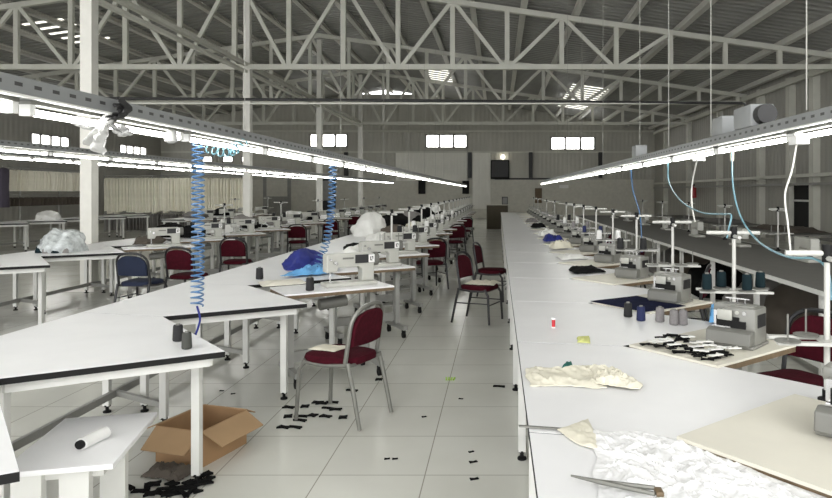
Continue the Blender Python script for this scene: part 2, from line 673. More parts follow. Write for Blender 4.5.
# columns
for i, y in enumerate(TY):
    mb = MB().box((XC + 0.02, y, 2.47), (0.19, 0.19, 4.94))
    mb.box((XC + 0.02, y, 6.25), (0.17, 0.17, 2.3))
    o = struct('column_%d' % (i + 1), mb, 'column')
    MB().box((XC, y, 0.03), (0.5, 0.5, 0.06)).build('base_plate', 'column', o)
# beam along the column line
mb = MB()
mb.box((XC, (4 + 32.5) / 2, 4.87), (0.12, 28.5, 0.07))
struct('ridge_tie_beam', mb, 'beam')
mb = MB()
mb.box((XC, (4 + 32.5) / 2, 5.07), (0.12, 28.5, 0.09))
struct('upper_tie_beam', mb, 'beam')
# purlins
for k in range(21):
    x = 9.17 - 1.415 * k
    if x < XL + 0.3:
        break
    mb = MB()
    z = roofz(x) + 0.085
    mb.box((x - 0.035, (YF + YB) / 2, z), (0.05, YB - YF - 0.2, 0.16))
    mb.box((x + 0.035, (YF + YB) / 2, z + 0.065), (0.09, YB - YF - 0.2, 0.03))
    mb.box((x + 0.05, (YF + YB) / 2, z - 0.065), (0.11, YB - YF - 0.2, 0.03))
    struct('purlin_%d' % (k + 1), mb, 'column')  # lighter than the trusses: light from below is put into the paint
# conduit across the hall
mb = MB()
mb.tube([(XC + 0.12, 10.8, 3.16), (4.0, 10.8, 3.08), (4.06, 10.8, 3.06), (4.06, 10.8, 2.72)], 0.024, 8)
o = mb.build('conduit_pipe', 'pipe')
tag(o, 'thin black conduit pipe crossing the hall below the trusses', 'pipe')
mb = MB().box(((XC + 4.06) / 2, 10.8, 3.075), (4.06 - XC, 0.03, 0.012))
mb.build('support_rail', 'beam', o)

# ------------------------------------------------------------------ sawtooth worktables


def make_table(L, P, s, dx, dy):
    def b():
        root = thing('worktable', '', 'table')
        g = 0.004
        poly = [(L, s + g), (0, g), (dx, dy), (0, P - g), (L, P + s - g)]
        c = Vector((sum(p[0] for p in poly) / 5, sum(p[1] for p in poly) / 5))
        ins = lambda k: [tuple(c + (Vector(p) - c) * k) for p in poly]
        top = MB().prism(poly, 0.7785, 0.78).build('tabletop', 'laminate', root)
        MB().prism(ins(1.0015), 0.749, 0.7787).build('edge_band', 'black', top)
        fr = MB()
        q = ins(0.90)
        for i in range(5):
            a_, b_ = q[i], q[(i + 1) % 5]
            fr.bar((a_[0], a_[1], 0.722), (b_[0], b_[1], 0.722), 0.03, 0.05)
        fr.build('apron', 'leg', root)
        for (x, y) in ((L + 0.035, 0.40), (-0.06, 0.13), (0.585, 0.71), (L + 0.30, 0.42)):
            lg = MB().box((x, y, 0.40), (0.045, 0.045, 0.70)).build('leg', 'leg', root)
            MB().lathe([(0.028, 0.0), (0.028, 0.012), (0.012, 0.018), (0.012, 0.04), (0.024, 0.044), (0.024, 0.056)], (x, y, 0), 10).build('foot', 'black', lg)
        st = MB()
        st.bar((L + 0.09, s, 0.14), (L + 0.09, P + s - 0.01, 0.14), 0.03, 0.05)
        st.bar((L + 0.09, 0.42, 0.14), (-0.06, 0.13, 0.14), 0.03, 0.04)
        st.build('stretcher', 'steel', root)
        return root
    return Maker(b)


def make_sewing_table(Wd, D, topm, edge, et=0.028):
    def b():
        root = thing('sewing_table', '', 'sewing table')
        MB().box((Wd / 2, D / 2, 0.783), (Wd, D, 0.012)).build('board', topm, root)
        e = MB()
        e.box((Wd / 2, D / 2, 0.777 - et / 2), (Wd - 0.004, D - 0.004, et))
        e.build('board_edge', edge, root)
        f = MB()
        for x in (0.10, Wd - 0.12):
            f.box((x, D / 2, 0.42), (0.05, 0.08, 0.60))
            f.box((x, D / 2, 0.735), (0.05, D - 0.1, 0.03))
            f.box((x, D / 2, 0.115), (0.05, D, 0.045))
        f.box((Wd / 2, D / 2 + 0.04, 0.21), (Wd - 0.2, 0.05, 0.09))
        f.build('stand', 'steel', root)
        MB().rbox((Wd / 2, D / 2 - 0.05, 0.13), (0.26, 0.20, 0.02), 0.006).build('pedal', 'steel', root)
        mo = MB().cyl((Wd / 2 - 0.12, D / 2, 0.64), (Wd / 2 + 0.12, D / 2, 0.66), 0.05, 14)
        mo.box((Wd / 2, D / 2, 0.735), (0.12, 0.1, 0.03))
        mo.build('motor', 'cover', root)
        for x in (0.10, Wd - 0.12):
            for y in (0.05, D - 0.05):
                cs = MB().cyl((x - 0.014, y, 0.034), (x + 0.014, y, 0.034), 0.034, 12)
                cs.box((x, y, 0.075), (0.036, 0.03, 0.045))
                cs.build('caster', 'black', root)
        return root
    return Maker(b)


def build_lockstitch():
    root = thing('sewing_machine', '', 'sewing machine')
    MB().rbox((0, 0, 0.018), (0.47, 0.18, 0.036), 0.008).build('bed', 'machine', root)
    b = MB()
    prof = [(-0.225, 0.125), (-0.13, 0.125), (-0.115, 0.165), (0.075, 0.165), (0.10, 0.14), (0.10, 0.036), (0.215, 0.036), (0.215, 0.275),
            (0.20, 0.287), (-0.21, 0.287), (-0.225, 0.272)]
    T = Matrix(((1, 0, 0, 0), (0, 0, -1, 0), (0, 1, 0, 0), (0, 0, 0, 1)))
    b.prism(prof, -0.055, 0.055, T)
    body = b.build('body', 'machine', root)
    bv = body.modifiers.new('bevel', 'BEVEL')
    bv.width = 0.01
    bv.segments = 2
    MB().box((0.12, -0.057, 0.235), (0.17, 0.012, 0.075)).build('display', 'screen', root)
    pl = MB().box((0.185, -0.0645, 0.235), (0.055, 0.006, 0.07)).build('label_plate', 'white', root)
    mk = MB()
    mk.box((0.176, -0.068, 0.235), (0.008, 0.002, 0.036))
    mk.box((0.183, -0.068, 0.220), (0.016, 0.002, 0.007))
    mk.box((0.196, -0.068, 0.242), (0.007, 0.002, 0.024))
    mk.box((0.192, -0.068, 0.250), (0.012, 0.002, 0.007))
    mk.build('printed_mark', 'black', pl)
    MB().cyl((0.215, 0, 0.225), (0.262, 0, 0.225), 0.062, 18).build('handwheel', 'cover', root)
    MB().cyl((-0.175, 0, 0.045), (-0.175, 0, 0.135), 0.006, 8).build('needle_bar', 'chrome', root)
    MB().box((-0.175, 0, 0.04), (0.03, 0.05, 0.008)).build('presser_foot', 'chrome', root)
    k = MB().cyl((-0.15, -0.055, 0.21), (-0.15, -0.085, 0.21), 0.016, 10)
    k.cyl((-0.19, -0.055, 0.24), (-0.19, -0.075, 0.24), 0.01, 8)
    k.build('tension_knob', 'chrome', root)
    MB().box((-0.03, -0.056, 0.245), (0.10, 0.004, 0.016)).build('name_strip', 'cover', root)
    return root


def build_overlock():
    root = thing('overlock_machine', '', 'sewing machine')
    b = MB()
    b.rbox((0.045, 0.03, 0.15), (0.21, 0.20, 0.26), 0.014)
    b.rbox((0.0, 0.02, 0.012), (0.31, 0.28, 0.024), 0.008)
    b.rbox((-0.02, 0.05, 0.255), (0.28, 0.12, 0.07), 0.016)
    b.build('body', 'overlock', root)
    T = Matrix(((0, 0, 1, 0), (1, 0, 0, 0), (0, 1, 0, 0), (0, 0, 0, 1)))
    c = MB().prism([(-0.155, 0.025), (-0.06, 0.025), (-0.06, 0.125), (-0.10, 0.135), (-0.145, 0.115)], -0.15, 0.145, T)
    cv = c.build('front_cover', 'cover', root)
    m_ = cv.modifiers.new('bevel', 'BEVEL')
    m_.width = 0.008
    m_.segments = 2
    for i in range(4):
        x = -0.07 + 0.05 * i
        MB().cyl((x, -0.075, 0.245), (x, -0.035, 0.245), 0.014, 10).build('tension_knob', 'chrome' if i % 2 else 'machine', root)
    h = MB()
    h.box((-0.10, -0.05, 0.20), (0.05, 0.05, 0.10))
    h.cyl((-0.10, -0.06, 0.13), (-0.10, -0.06, 0.20), 0.008, 8)
    h.box((-0.06, -0.075, 0.142), (0.12, 0.06, 0.008))
    h.build('needle_head', 'chrome', root)
    MB().box((0.152, 0.03, 0.19), (0.008, 0.13, 0.09)).build('side_panel', 'screen', root)
    fp = MB().rbox((-0.045, -0.09, 0.225), (0.10, 0.015, 0.075), 0.006).build('face_plate', 'machine', root)
    d = MB().box((0.04, -0.078, 0.16), (0.10, 0.012, 0.05)).build('thread_slots', 'black', root)
    MB().box((-0.03, -0.072, 0.175), (0.15, 0.02, 0.075)).build('needle_recess', 'black', root)
    tb = MB()
    for i in range(3):
        x = -0.06 + 0.05 * i
        tb.cyl((x, 0.04, 0.28), (x, 0.04, 0.33), 0.005, 6)
    tb.box((-0.01, 0.04, 0.33), (0.16, 0.012, 0.008))
    tb.build('thread_guide', 'chrome', root)
    return root


def build_stand():
    root = thing('thread_stand', '', 'thread stand')
    MB().cyl((0, 0, 0), (0, 0, 0.62), 0.0115, 10).build('mast', 'standpaint', root)
    MB().lathe([(0.035, 0), (0.035, 0.015), (0.018, 0.02), (0.018, 0.05)], (0, 0, 0), 12).build('clamp', 'black', root)
    a = MB()
    a.cyl((-0.16, 0.0, 0.595), (0.15, 0.0, 0.595), 0.011, 8)
    a.cyl((0, -0.13, 0.575), (0, 0.13, 0.575), 0.011, 8)
    a.build('guide_arm', 'standpaint', root)
    MB().lathe([(0.02, 0.56), (0.02, 0.63)], (0, 0, 0), 10).build('arm_joint', 'black', root)
    p = MB()
    p.bar((-0.21, -0.06, 0.245), (0.21, -0.06, 0.245), 0.03, 0.012)
    p.bar((-0.21, 0.06, 0.245), (0.21, 0.06, 0.245), 0.03, 0.012)
    p.box((0, 0, 0.245), (0.05, 0.15, 0.014))
    p.build('spool_rack', 'standpaint', root)
    for x in (-0.17, -0.06, 0.06, 0.17):
        sp = MB().cyl((x, -0.06 if x in (-0.17, 0.06) else 0.06, 0.25), (x, -0.06 if x in (-0.17, 0.06) else 0.06, 0.36), 0.004, 6)
        sp.lathe([(0.05, 0.252), (0.05, 0.258)], (x, -0.06 if x in (-0.17, 0.06) else 0.06, 0), 12)
        sp.build('spool_pin', 'cover', root)
    return root


def cone_maker(m, r=0.035, h=0.12):
    def b():
        root = thing('thread_cone', '', 'thread cone')
        MB().lathe([(r * 0.92, 0.004), (r, 0.012), (r * 0.9, h * 0.85), (r * 0.8, h * 0.93)], (0, 0, 0), 16).build('thread', m, root)
        c = MB().lathe([(r * 0.6, 0.0), (r * 0.6, 0.006)], (0, 0, 0), 12)
        c.lathe([(r * 0.45, h * 0.92), (r * 0.4, h)], (0, 0, 0), 12)
        c.build('spool_core', 'cover', root)
        return root
    return Maker(b)


CONE = {k: cone_maker('cone_' + k) for k in ('dark', 'grey', 'teal', 'black', 'navy', 'white')}
CONE_S = cone_maker('cone_black', 0.028, 0.10)


def chair_maker(pad, frame, top=0.86, kind='arch'):
    """faces +x; origin on the floor under the seat centre"""
    def b():
        root = thing('banquet_chair', '', 'chair')
        # seat
        def se(u, v, z):
            a = 2 * PI * u
            c, s_ = math.cos(a), math.sin(a)
            n = 0.5
            return (0.215 * v * math.copysign(abs(c) ** n, c), 0.215 * v * math.copysign(abs(s_) ** n, s_) * (1 - 0.06 * (c < 0)), z)
        st = MB()
        rings = [(0.90, 0.412), (0.99, 0.418), (1.0, 0.440), (0.96, 0.462), (0.80, 0.474), (0.4, 0.480)]
        N = 28
        vs = [se(i / N, v, z) for (v, z) in rings for i in range(N)]
        fs = []
        for j in range(len(rings) - 1):
            for i in range(N):
                k = (i + 1) % N
                fs.append((j * N + i, j * N + k, (j + 1) * N + k, (j + 1) * N + i))
        fs.append(tuple(range(N))[::-1])
        fs.append(tuple((len(rings) - 1) * N + i for i in range(N)))
        st.add(vs, fs, True)
        st.build('seat', pad, root)
        # backrest: rounded arch, leaning back
        def bk(y, z, off):
            t = (z - 0.50) / 0.36
            return (-0.205 - 0.055 * t - off + 0.03 * (abs(y) / 0.2) ** 2, y, z)
        outline = []
        w, z0, zt = 0.195, 0.545, top - 0.035
        for i in range(6):
            outline.append((-w + 2 * w * i / 5, z0))
        for i in range(1, 4):
            outline.append((w, z0 + (zt - 0.13 - z0) * i / 4))
        for i in range(13):
            a = PI * i / 12
            outline.append((w * math.copysign(abs(math.cos(a)) ** 0.75, math.cos(a)), zt - 0.13 + 0.13 * math.sin(a) ** 0.9))
        for i in range(3, 0, -1):
            outline.append((-w, z0 + (zt - 0.13 - z0) * i / 4))
        cen = (0.0, (z0 + zt) / 2)
        bb = MB()
        lay = [(-0.022, 0.80), (-0.018, 0.94), (-0.005, 1.0), (0.012, 1.0), (0.02, 0.95)]
        n = len(outline)
        vs = []
        for off, k in lay:
            for (y, z) in outline:
                vs.append(bk(cen[0] + (y - cen[0]) * k, cen[1] + (z - cen[1]) * k, off))
        fs = []
        for j in range(len(lay) - 1):
            for i in range(n):
                k = (i + 1) % n
                fs.append((j * n + i, j * n + k, (j + 1) * n + k, (j + 1) * n + i))
        fs.append(tuple(range(n)))
        fs.append(tuple((len(lay) - 1) * n + i for i in range(n))[::-1])
        bb.add(vs, fs, True)
        bb.build('backrest', pad, root)
        # back frame loop and rear legs
        loop = []
        for i in range(0, 8):
            loop.append(bk(-0.212, 0.43 + (top - 0.15 - 0.43) * i / 8, 0))
        for i in range(13):
            a = PI * (1 - i / 12)
            loop.append(bk(0.212 * math.copysign(abs(math.cos(a)) ** 0.75, math.cos(a)), top - 0.15 + 0.15 * math.sin(a) ** 0.9, 0))
        for i in range(7, -1, -1):
            loop.append(bk(0.212, 0.43 + (top - 0.15 - 0.43) * i / 8, 0))
        MB().tube(loop, 0.0155, 8).build('back_frame', frame, root)
        for s_ in (-1, 1):
            MB().tube([(-0.18, s_ * 0.212, 0.44), (-0.215, s_ * 0.215, 0.30), (-0.275, s_ * 0.22, 0.012)], [0.017, 0.016, 0.014], 8).build('leg', frame, root)
            MB().tube([(0.16, s_ * 0.20, 0.43), (0.205, s_ * 0.205, 0.36), (0.225, s_ * 0.215, 0.012)], [0.016, 0.016, 0.014], 8).build('leg', frame, root)
        fr = MB()
        for s_ in (-1, 1):
            fr.tube([(-0.20, s_ * 0.205, 0.425), (0, s_ * 0.208, 0.405), (0.17, s_ * 0.20, 0.412)], 0.013, 8)
        fr.tube([(0.17, -0.20, 0.405), (0.17, 0.20, 0.405)], 0.012, 8)
        fr.tube([(-0.19, -0.205, 0.42), (-0.19, 0.205, 0.42)], 0.012, 8)
        fr.build('seat_frame', frame, root)
        br = MB().tube([(0.21, -0.207, 0.24), (0.21, 0.207, 0.24)], 0.008, 6)
        for s_ in (-1, 1):
            br.tube([(0.21, s_ * 0.207, 0.26), (-0.215, s_ * 0.216, 0.26)], 0.008, 6)
        if kind == 'brace':
            br.build('stretcher', frame, root)
        for lg in [c for c in root.children if c.name.startswith('leg')]:
            pass
        return root
    return Maker(b)


CH_G = chair_maker('maroon', 'chair_grey', 0.82, 'plain')
CH_B = chair_maker('maroon', 'chair_black', 0.86, 'brace')
CH_N = chair_maker('blue_seat', 'chair_black', 0.84, 'brace')

A33 = math.radians(33)
A36 = math.radians(37.5)


def rot(a, x, y):
    return (x * math.cos(a) - y * math.sin(a), x * math.sin(a) + y * math.cos(a))


LOCK = Maker(build_lockstitch)
OVER = Maker(build_overlock)
STAND = Maker(build_stand)

# ---- row left of the aisle
TBL_A = make_table(-0.65, 1.49, 0.16, 0.82, 0.52)
ST_A = make_sewing_table(0.95, 0.5, 'laminate', 'wood')
N_A = (-2.26, 1.46)
nA = 20
ia = 0
for i in range(nA):
    y = N_A[1] + 1.49 * i
    if y > 29:
        break
    TBL_A((N_A[0], y, 0), 0, 'white saw-tooth worktable left of the aisle, %s' % ordn(i))
    if i in (0, 1, 2):
        continue                    # empty bays at the front
    ox, oy = N_A[0] + 0.545, y - 0.615
    ST_A((ox, oy, 0), A33, 'plywood-edged sewing table left of the aisle, %s' % ordn(ia))
    dx, dy = rot(A33, 0.63, 0.26)
    LOCK((ox + dx, oy + dy, 0.789), A33, 'ivory flatbed sewing machine left of the aisle, %s' % ordn(ia))
    if i > 3:
        dx, dy = rot(A33, 0.85, 0.42)
        STAND((ox + dx, oy + dy, 0.789), A33, 'white thread stand left of the aisle, %s' % ordn(ia - 1))
    ia += 1

# ---- row right of the aisle
TBL_R = make_table(-0.57, 1.39, 0.10, 0.82, 0.53)
ST_R = make_sewing_table(0.72, 0.55, 'creamboard', 'wood')
ST_F = make_sewing_table(0.76, 0.58, 'creamboard', 'wood', 0.010)
N_R = (0.68, 0.81)
ir = 0
for i in range(20):
    y = N_R[1] + 1.39 * i
    if y > 26.5:
        break
    TBL_R((N_R[0], y, 0), 0, 'white saw-tooth worktable right of the aisle, %s' % ordn(i))
    if i == 0:
        continue
    ox, oy = N_R[0] + 0.56 * math.sin(A36) + (0.025 if i > 1 else -0.07), y - 0.56 * math.cos(A36) - 0.015
    zb = 0.004 if i > 1 else 0.014
    (ST_R if i > 1 else ST_F)((ox, oy, zb), A36, 'cream-topped machine table right of the aisle, %s' % ordn(ir))
    mx = 0.47 if i > 1 else 0.50
    dx, dy = rot(A36, mx, 0.20)
    o = OVER((ox + dx, oy + dy, 0.789 + zb), math.radians(-42), 'grey overlock machine right of the aisle, %s' % ordn(ir))
    o.scale = (0.82, 0.82, 0.74)
    sx, sy = N_R[0] + 0.74, y + 0.37
    if i == 1:
        sx, sy = N_R[0] + 0.635, y + 0.43
    if i in (10, 12, 14, 15, 17):
        ir += 1
        continue
    STAND((sx, sy, 0.78), math.radians(-6) + (0.0 if i < 10 else R.uniform(-0.7, 0.7)), 'white T-shaped thread stand right of the aisle, %s' % ordn(ir))
    ir += 1

# ---- row by the columns, and two rows beyond
TBL_B = make_table(-0.66, 1.55, 0.16, 0.82, 0.52)
rows = [(-5.98, 5.51, 29, 'in front of the white columns', 0), (-9.72, 20.0, 26, 'just beyond the white columns', 1), (-13.4, 15.6, 24.5, 'nearest the hanging garments', 2)]
for (nx, y0, ye, desc, rr) in rows:
    i = 0
    im = 0
    y = y0
    while y < ye:
        TBL_B((nx, y, 0), 0, 'white saw-tooth worktable in the row %s, %s' % (desc, ordn(i)))
        if not (rr == 0 and i in (0, 1, 2)) and not (rr == 2 and i in (0, 1)):
            ox, oy = nx + 0.545, y - 0.615
            if rr < 2:
                ST_A((ox, oy, 0), A33, 'plywood-edged sewing table in the row %s, %s' % (desc, ordn(im)),
                     skip=() if rr == 0 else ('pedal', 'motor', 'caster'))
            dx, dy = rot(A33, 0.56, 0.27)
            if rr < 2:
                LOCK((ox + dx, oy + dy, 0.789), A33, 'flatbed sewing machine in the row %s, %s' % (desc, ordn(im)),
                     skip=() if (rr == 0 and y < 16) else ('needle_bar', 'presser_foot', 'tension_knob', 'name_strip', 'label_plate'))
                if im % 2 == 1:
                    dx, dy = rot(A33, 0.85, 0.42)
                    STAND((ox + dx, oy + dy, 0.789), A33, 'white thread stand in the row %s, %s' % (desc, ordn(im // 2)))
            im += 1
        y += 1.55
        i += 1

# ------------------------------------------------------------------ chairs
def face(a):
    return math.radians(a)


o = CH_G((-1.13, 4.74, 0.0), face(157), 'maroon banquet chair with grey metal legs in the middle of the left foreground')
o.scale = (1.08, 0.90, 1.02)
CH_B((-0.235, 8.22, 0), face(-22), 'maroon chair with black legs and cream cloth on its seat beside the right tables')
CH_B((-0.10, 9.85, 0), face(-12), 'maroon chair pushed against the right tables behind the cloth-covered chair')
CH_B((1.84, 4.08, 0), face(208), 'maroon chair behind the nearest overlock machine on the right')
CH_B((-1.14, 11.0, 0), face(118), 'maroon chair standing in the aisle by the left machines, well behind the grey-legged chair')
CH_B((-4.36, 9.28, 0), face(80), 'maroon chair seen from behind between the left rows, left of the coiled hose')
CH_B((-4.42, 11.15, 0), face(95), 'maroon chair seen from behind between the left rows, right of the coiled hose')
CH_N((-4.66, 8.62, 0), face(85), 'blue-grey chair beside a maroon one between the left rows')
xs = [(-1.06, 15.59), (-1.06, 20.06)]
for k, (x, y) in enumerate(xs):
    CH_B((x, y, 0), face(120), 'dark chair at the left edge of the aisle far back, %s of the far two' % ['nearer', 'farther'][k])
for k, (x, y) in enumerate([(1.95, 6.9), (1.9, 9.7), (1.9, 12.5)]):
    CH_B((x, y, 0), face(160), 'maroon chair behind the overlock machines on the right, %s of the far three' % ['nearest', 'middle', 'farthest'][k])
for k, (x, y) in enumerate([(-4.74, 15.6), (-4.74, 18.7), (-4.74, 21.8)]):
    CH_B((x, y, 0), face(100), 'dark chair between the left rows far back, %s of the far three' % ['nearest', 'middle', 'farthest'][k])


def cloth(quad, z, amp, seed, m, name, th=0.004, nu=24, nv=16, fr=7.0, wob=0.02, lift=0.0):
    a, b, c, d = [Vector((p[0], p[1], 0)) for p in quad]

    def fn(u, v):
        p = a * (1 - u) * (1 - v) + b * u * (1 - v) + c * u * v + d * (1 - u) * v
        e = Vector((p.x * fr + seed * 3.1, p.y * fr, seed))
        p = p + Vector((noise.noise(e * 0.8), noise.noise(e * 0.8 + Vector((9, 3, 1))), 0)) * wob
        n1 = noise.noise(e) * 0.5 + 0.5
        n2 = 1 - abs(noise.noise(e * 2.3))
        n3 = noise.noise(e * 5.0)
        ed = min(1.0, 6 * min(u, v, 1 - u, 1 - v))
        return (p.x, p.y, z + th + lift * ed + amp * (0.25 + 0.75 * ed) * (0.55 * n1 + 0.4 * n2 * n2 + 0.12 * n3))
    return MB().sheet(fn, nu, nv, th).build(name, m)


def mound(name, cx, cy, z, rx, ry, h, seed, m, rough=0.3, fr=4.0, nu=30, nv=12):
    """a heap of cloth or a full bag: closed dome with folds"""
    vs, fs = [], []
    for j in range(nv):
        t = (PI / 2) * j / (nv - 1) * 0.97
        for i in range(nu):
            a = 2 * PI * i / nu
            d = Vector((math.cos(a) * math.cos(t), math.sin(a) * math.cos(t), math.sin(t)))
            e = d * fr * 0.5 + Vector((seed * 2.7, seed, 0))
            k = 1 + 0.8 * rough * noise.noise(e * 0.7) + 0.22 * rough * (1 - 2 * abs(noise.noise(e * 2.2)))
            bulge = 1.0 + 0.12 * math.sin(2 * t)
            vs.append((cx + d.x * rx * k * bulge, cy + d.y * ry * k * bulge, z + max(0.0, d.z * h * (k if j else 0))))
    for j in range(nv - 1):
        for i in range(nu):
            k = (i + 1) % nu
            fs.append((j * nu + i, j * nu + k, (j + 1) * nu + k, (j + 1) * nu + i))
    fs.append(tuple(range(nu))[::-1])
    fs.append(tuple((nv - 1) * nu + i for i in range(nu)))
    return MB().add(vs, fs, True).build(name, m)


o = cloth([(-1.36, 4.72), (-1.15, 4.64), (-1.07, 4.80), (-1.29, 4.87)], 0.488, 0.02, 3, 'cream', 'cloth_piece')
tag(o, 'folded cream cloth lying on the seat of the grey-legged chair', 'cloth')
o = cloth([(-0.42, 8.12), (-0.05, 8.00), (0.02, 8.30), (-0.32, 8.42)], 0.478, 0.05, 5, 'cream', 'cloth_pile')
tag(o, 'cream cloth heaped on the seat of the black-legged chair', 'cloth')

# ------------------------------------------------------------------ light rows, trays, rods
def build_fixture():
    root = thing('fluorescent_light', '', 'light')
    h = MB().box((0, 0.6, 0.041), (0.05, 1.20, 0.014))
    h.build('housing', 'chair_grey', root)
    MB().cyl((0, 0.03, 0.006), (0, 1.17, 0.006), 0.0135, 10).build('tube', 'tube', root)
    for y in (0.015, 1.185):
        MB().box((0, y, 0.012), (0.042, 0.03, 0.042)).build('end_cap', 'white', root)
    return root


FIX = Maker(build_fixture)


def tray(x, z, y0, y1, label):
    root = thing('cable_tray', label, 'cable tray', (x, y0, z))
    n = y1 - y0
    MB().box((-0.055, n / 2, 0.035), (0.006, n, 0.07)).box((0.055, n / 2, 0.035), (0.006, n, 0.07)).box((0, n / 2, 0.003), (0.11, n, 0.006)).build('channel', 'tray', root)
    MB().box((-0.068, n / 2, 0.0), (0.026, n, 0.008)).box((0.068, n / 2, 0.0), (0.026, n, 0.008)).build('flange', 'leg', root)  # white instead of galvanised: light of the tubes is put into the colour
    wires = MB()
    for j in range(3):
        wires.tube([(-0.03 + 0.03 * j + 0.012 * noise.noise(Vector((t * 0.9, j * 5, x))), t, 0.04 + 0.045 * abs(noise.noise(Vector((t * 0.7, j, 2 + x))))) for t in [n * q / 60 for q in range(61)]], 0.009, 5)
    wires.build('wires', 'pipe', root)
    return root


def light_row(x, z, y0, y1, desc, hangz=True):
    k = 0
    y = y0
    while y < y1:
        FIX((x, y, z - 0.005), 0, 'fluorescent batten light %s, %s' % (desc, ordn(k)) if k < 6 else
            'distant fluorescent batten light %s' % desc, None if k < 6 else 'distant lights ' + desc)
        k += 1
        y += 1.26
    tray(x, z + 0.044, y0, y, 'long grey cable tray above the lights %s' % desc)


ZL = 1.92
light_row(-1.77, ZL, 1.2, 36.0, 'over the tables left of the aisle')
light_row(1.66, ZL, 1.2, 25.0, 'over the machines right of the aisle')
light_row(-5.52, 2.083, 5.6, 34.5, 'in front of the white columns')
light_row(-9.25, 2.27, 11.8, 34.0, 'beyond the white columns')
light_row(-12.9, 2.50, 15.8, 26.2, 'nearest the hanging garments')
# lights behind the camera are the same rows carried on

rods = [(1.66, 3.54), (1.66, 5.13), (1.66, 6.4), (1.66, 7.7), (1.66, 10.4), (1.66, 13.0), (1.66, 15.7), (1.66, 18.4)]
rm = Maker(lambda: tag(MB().cyl((0, 0, 0), (0, 0, 1), 0.0038, 6).build('hanger_rod', 'rod'), '', 'rod'))
for k, (x, y) in enumerate(rods):
    o = rm((x, y, 2.06), 0, 'thin metal hanger rod holding the right cable tray, %s' % ordn(k))
    o.scale = (1, 1, roofz(x) + 0.02 - 2.06)
for k, y in enumerate([4.6, 7.4, 10.2, 13.0, 15.8, 18.6, 21.4]):
    o = rm((-1.77, y, 2.06), 0, 'thin metal hanger rod holding the left cable tray, %s' % ordn(k))
    o.scale = (0.6, 0.6, roofz(-1.77) + 0.02 - 2.06)
# control boxes on the right tray
b = thing('control_box', 'grey metal control box with black motor on the right cable tray', 'electrical box', (1.66, 4.10, 2.034))
MB().rbox((0, 0.18, 0.07), (0.15, 0.30, 0.14), 0.008).build('housing', 'traybox', b)
MB().cyl((0, -0.05, 0.07), (0, 0.04, 0.07), 0.062, 16).build('motor_end', 'pipe', b)
b = thing('junction_box', 'plain grey junction box on the right cable tray behind the motor box', 'electrical box', (1.66, 4.68, 2.034))
MB().rbox((0, 0.12, 0.065), (0.13, 0.24, 0.13), 0.006).build('housing', 'traybox', b)
b = thing('junction_box', 'small grey junction box further along the right cable tray', 'electrical box', (1.66, 7.6, 2.034))
MB().rbox((0, 0.12, 0.065), (0.13, 0.24, 0.13), 0.006).build('housing', 'traybox', b)


# ------------------------------------------------------------------ hoses and cables
def cr(pts, n=10):
    P_ = [Vector(p) for p in pts]
    P_ = [P_[0] * 2 - P_[1]] + P_ + [P_[-1] * 2 - P_[-2]]
    out = []
    for i in range(1, len(P_) - 2):
        for k in range(n):
            t = k / n
            a, b_, c, d = P_[i - 1:i + 3]
            out.append(0.5 * ((2 * b_) + (c - a) * t + (2 * a - 5 * b_ + 4 * c - d) * t * t + (3 * b_ - a - 3 * c + d) * t ** 3))
    out.append(P_[-2])
    return out


def px(u, v, y):
    return ((u - 498) * y / F, y, 1.62 - (v - 192) * y / F)


def helix(path, r, turns, n=12):
    pts = cr(path, 24)
    L_ = [0]
    for i in range(1, len(pts)):
        L_.append(L_[-1] + (pts[i] - pts[i - 1]).length)
    out = []
    N = int(turns * n)
    j = 0
    for k in range(N + 1):
        s_ = L_[-1] * k / N
        while j < len(L_) - 2 and L_[j + 1] < s_:
            j += 1
        t = (s_ - L_[j]) / max(1e-6, L_[j + 1] - L_[j])
        p = pts[j].lerp(pts[j + 1], t)
        d = (pts[j + 1] - pts[j]).normalized()
        up = Vector((0, 1, 0)) if abs(d.y) < 0.9 else Vector((1, 0, 0))
        a = d.cross(up).normalized()
        b_ = d.cross(a)
        th = 2 * PI * turns * k / N
        out.append(p + (a * math.cos(th) + b_ * math.sin(th)) * r)
    return out


YH = 3.90
h = thing('coiled_air_hose', 'long blue coiled air hose hanging over the nearest left worktables', 'hose')
c = MB().tube(helix([px(198, 142, YH), px(198, 200, YH), px(198, 255, YH), px(197, 306, YH)], 0.034, 30), 0.0052, 5)
c.build('coil', 'coil', h)
MB().tube(cr([px(197, 306, YH), px(200, 318, YH), px(198, 328, YH), px(194, 338, YH)]), 0.006, 6).tube([px(195, 334, YH), px(193, 345, YH)], 0.011, 8).build('nozzle', 'royal', h)
YH2 = 4.25
h = thing('coiled_air_hose', 'short turquoise hose coil looped just under the left lights', 'hose')
MB().tube(helix([px(209, 147, YH2 - .1), px(222, 151, YH2), px(234, 149, YH2 + .1), px(244, 140, YH2 + .2)], 0.036, 7), 0.0052, 5).build('coil', 'hose', h)
YH3 = 6.75
h = thing('coiled_air_hose', 'blue coiled air hose hanging down beyond the left sewing machine', 'hose')
MB().tube(helix([px(333, 166, YH3), px(332, 200, YH3), px(328, 235, YH3), px(318, 266, YH3)], 0.038, 24), 0.0062, 5).build('coil', 'coil', h)
MB().tube(cr([px(318, 266, YH3), px(316, 272, YH3), px(312, 275, YH3)]), 0.008, 6).build('nozzle', 'royal', h)

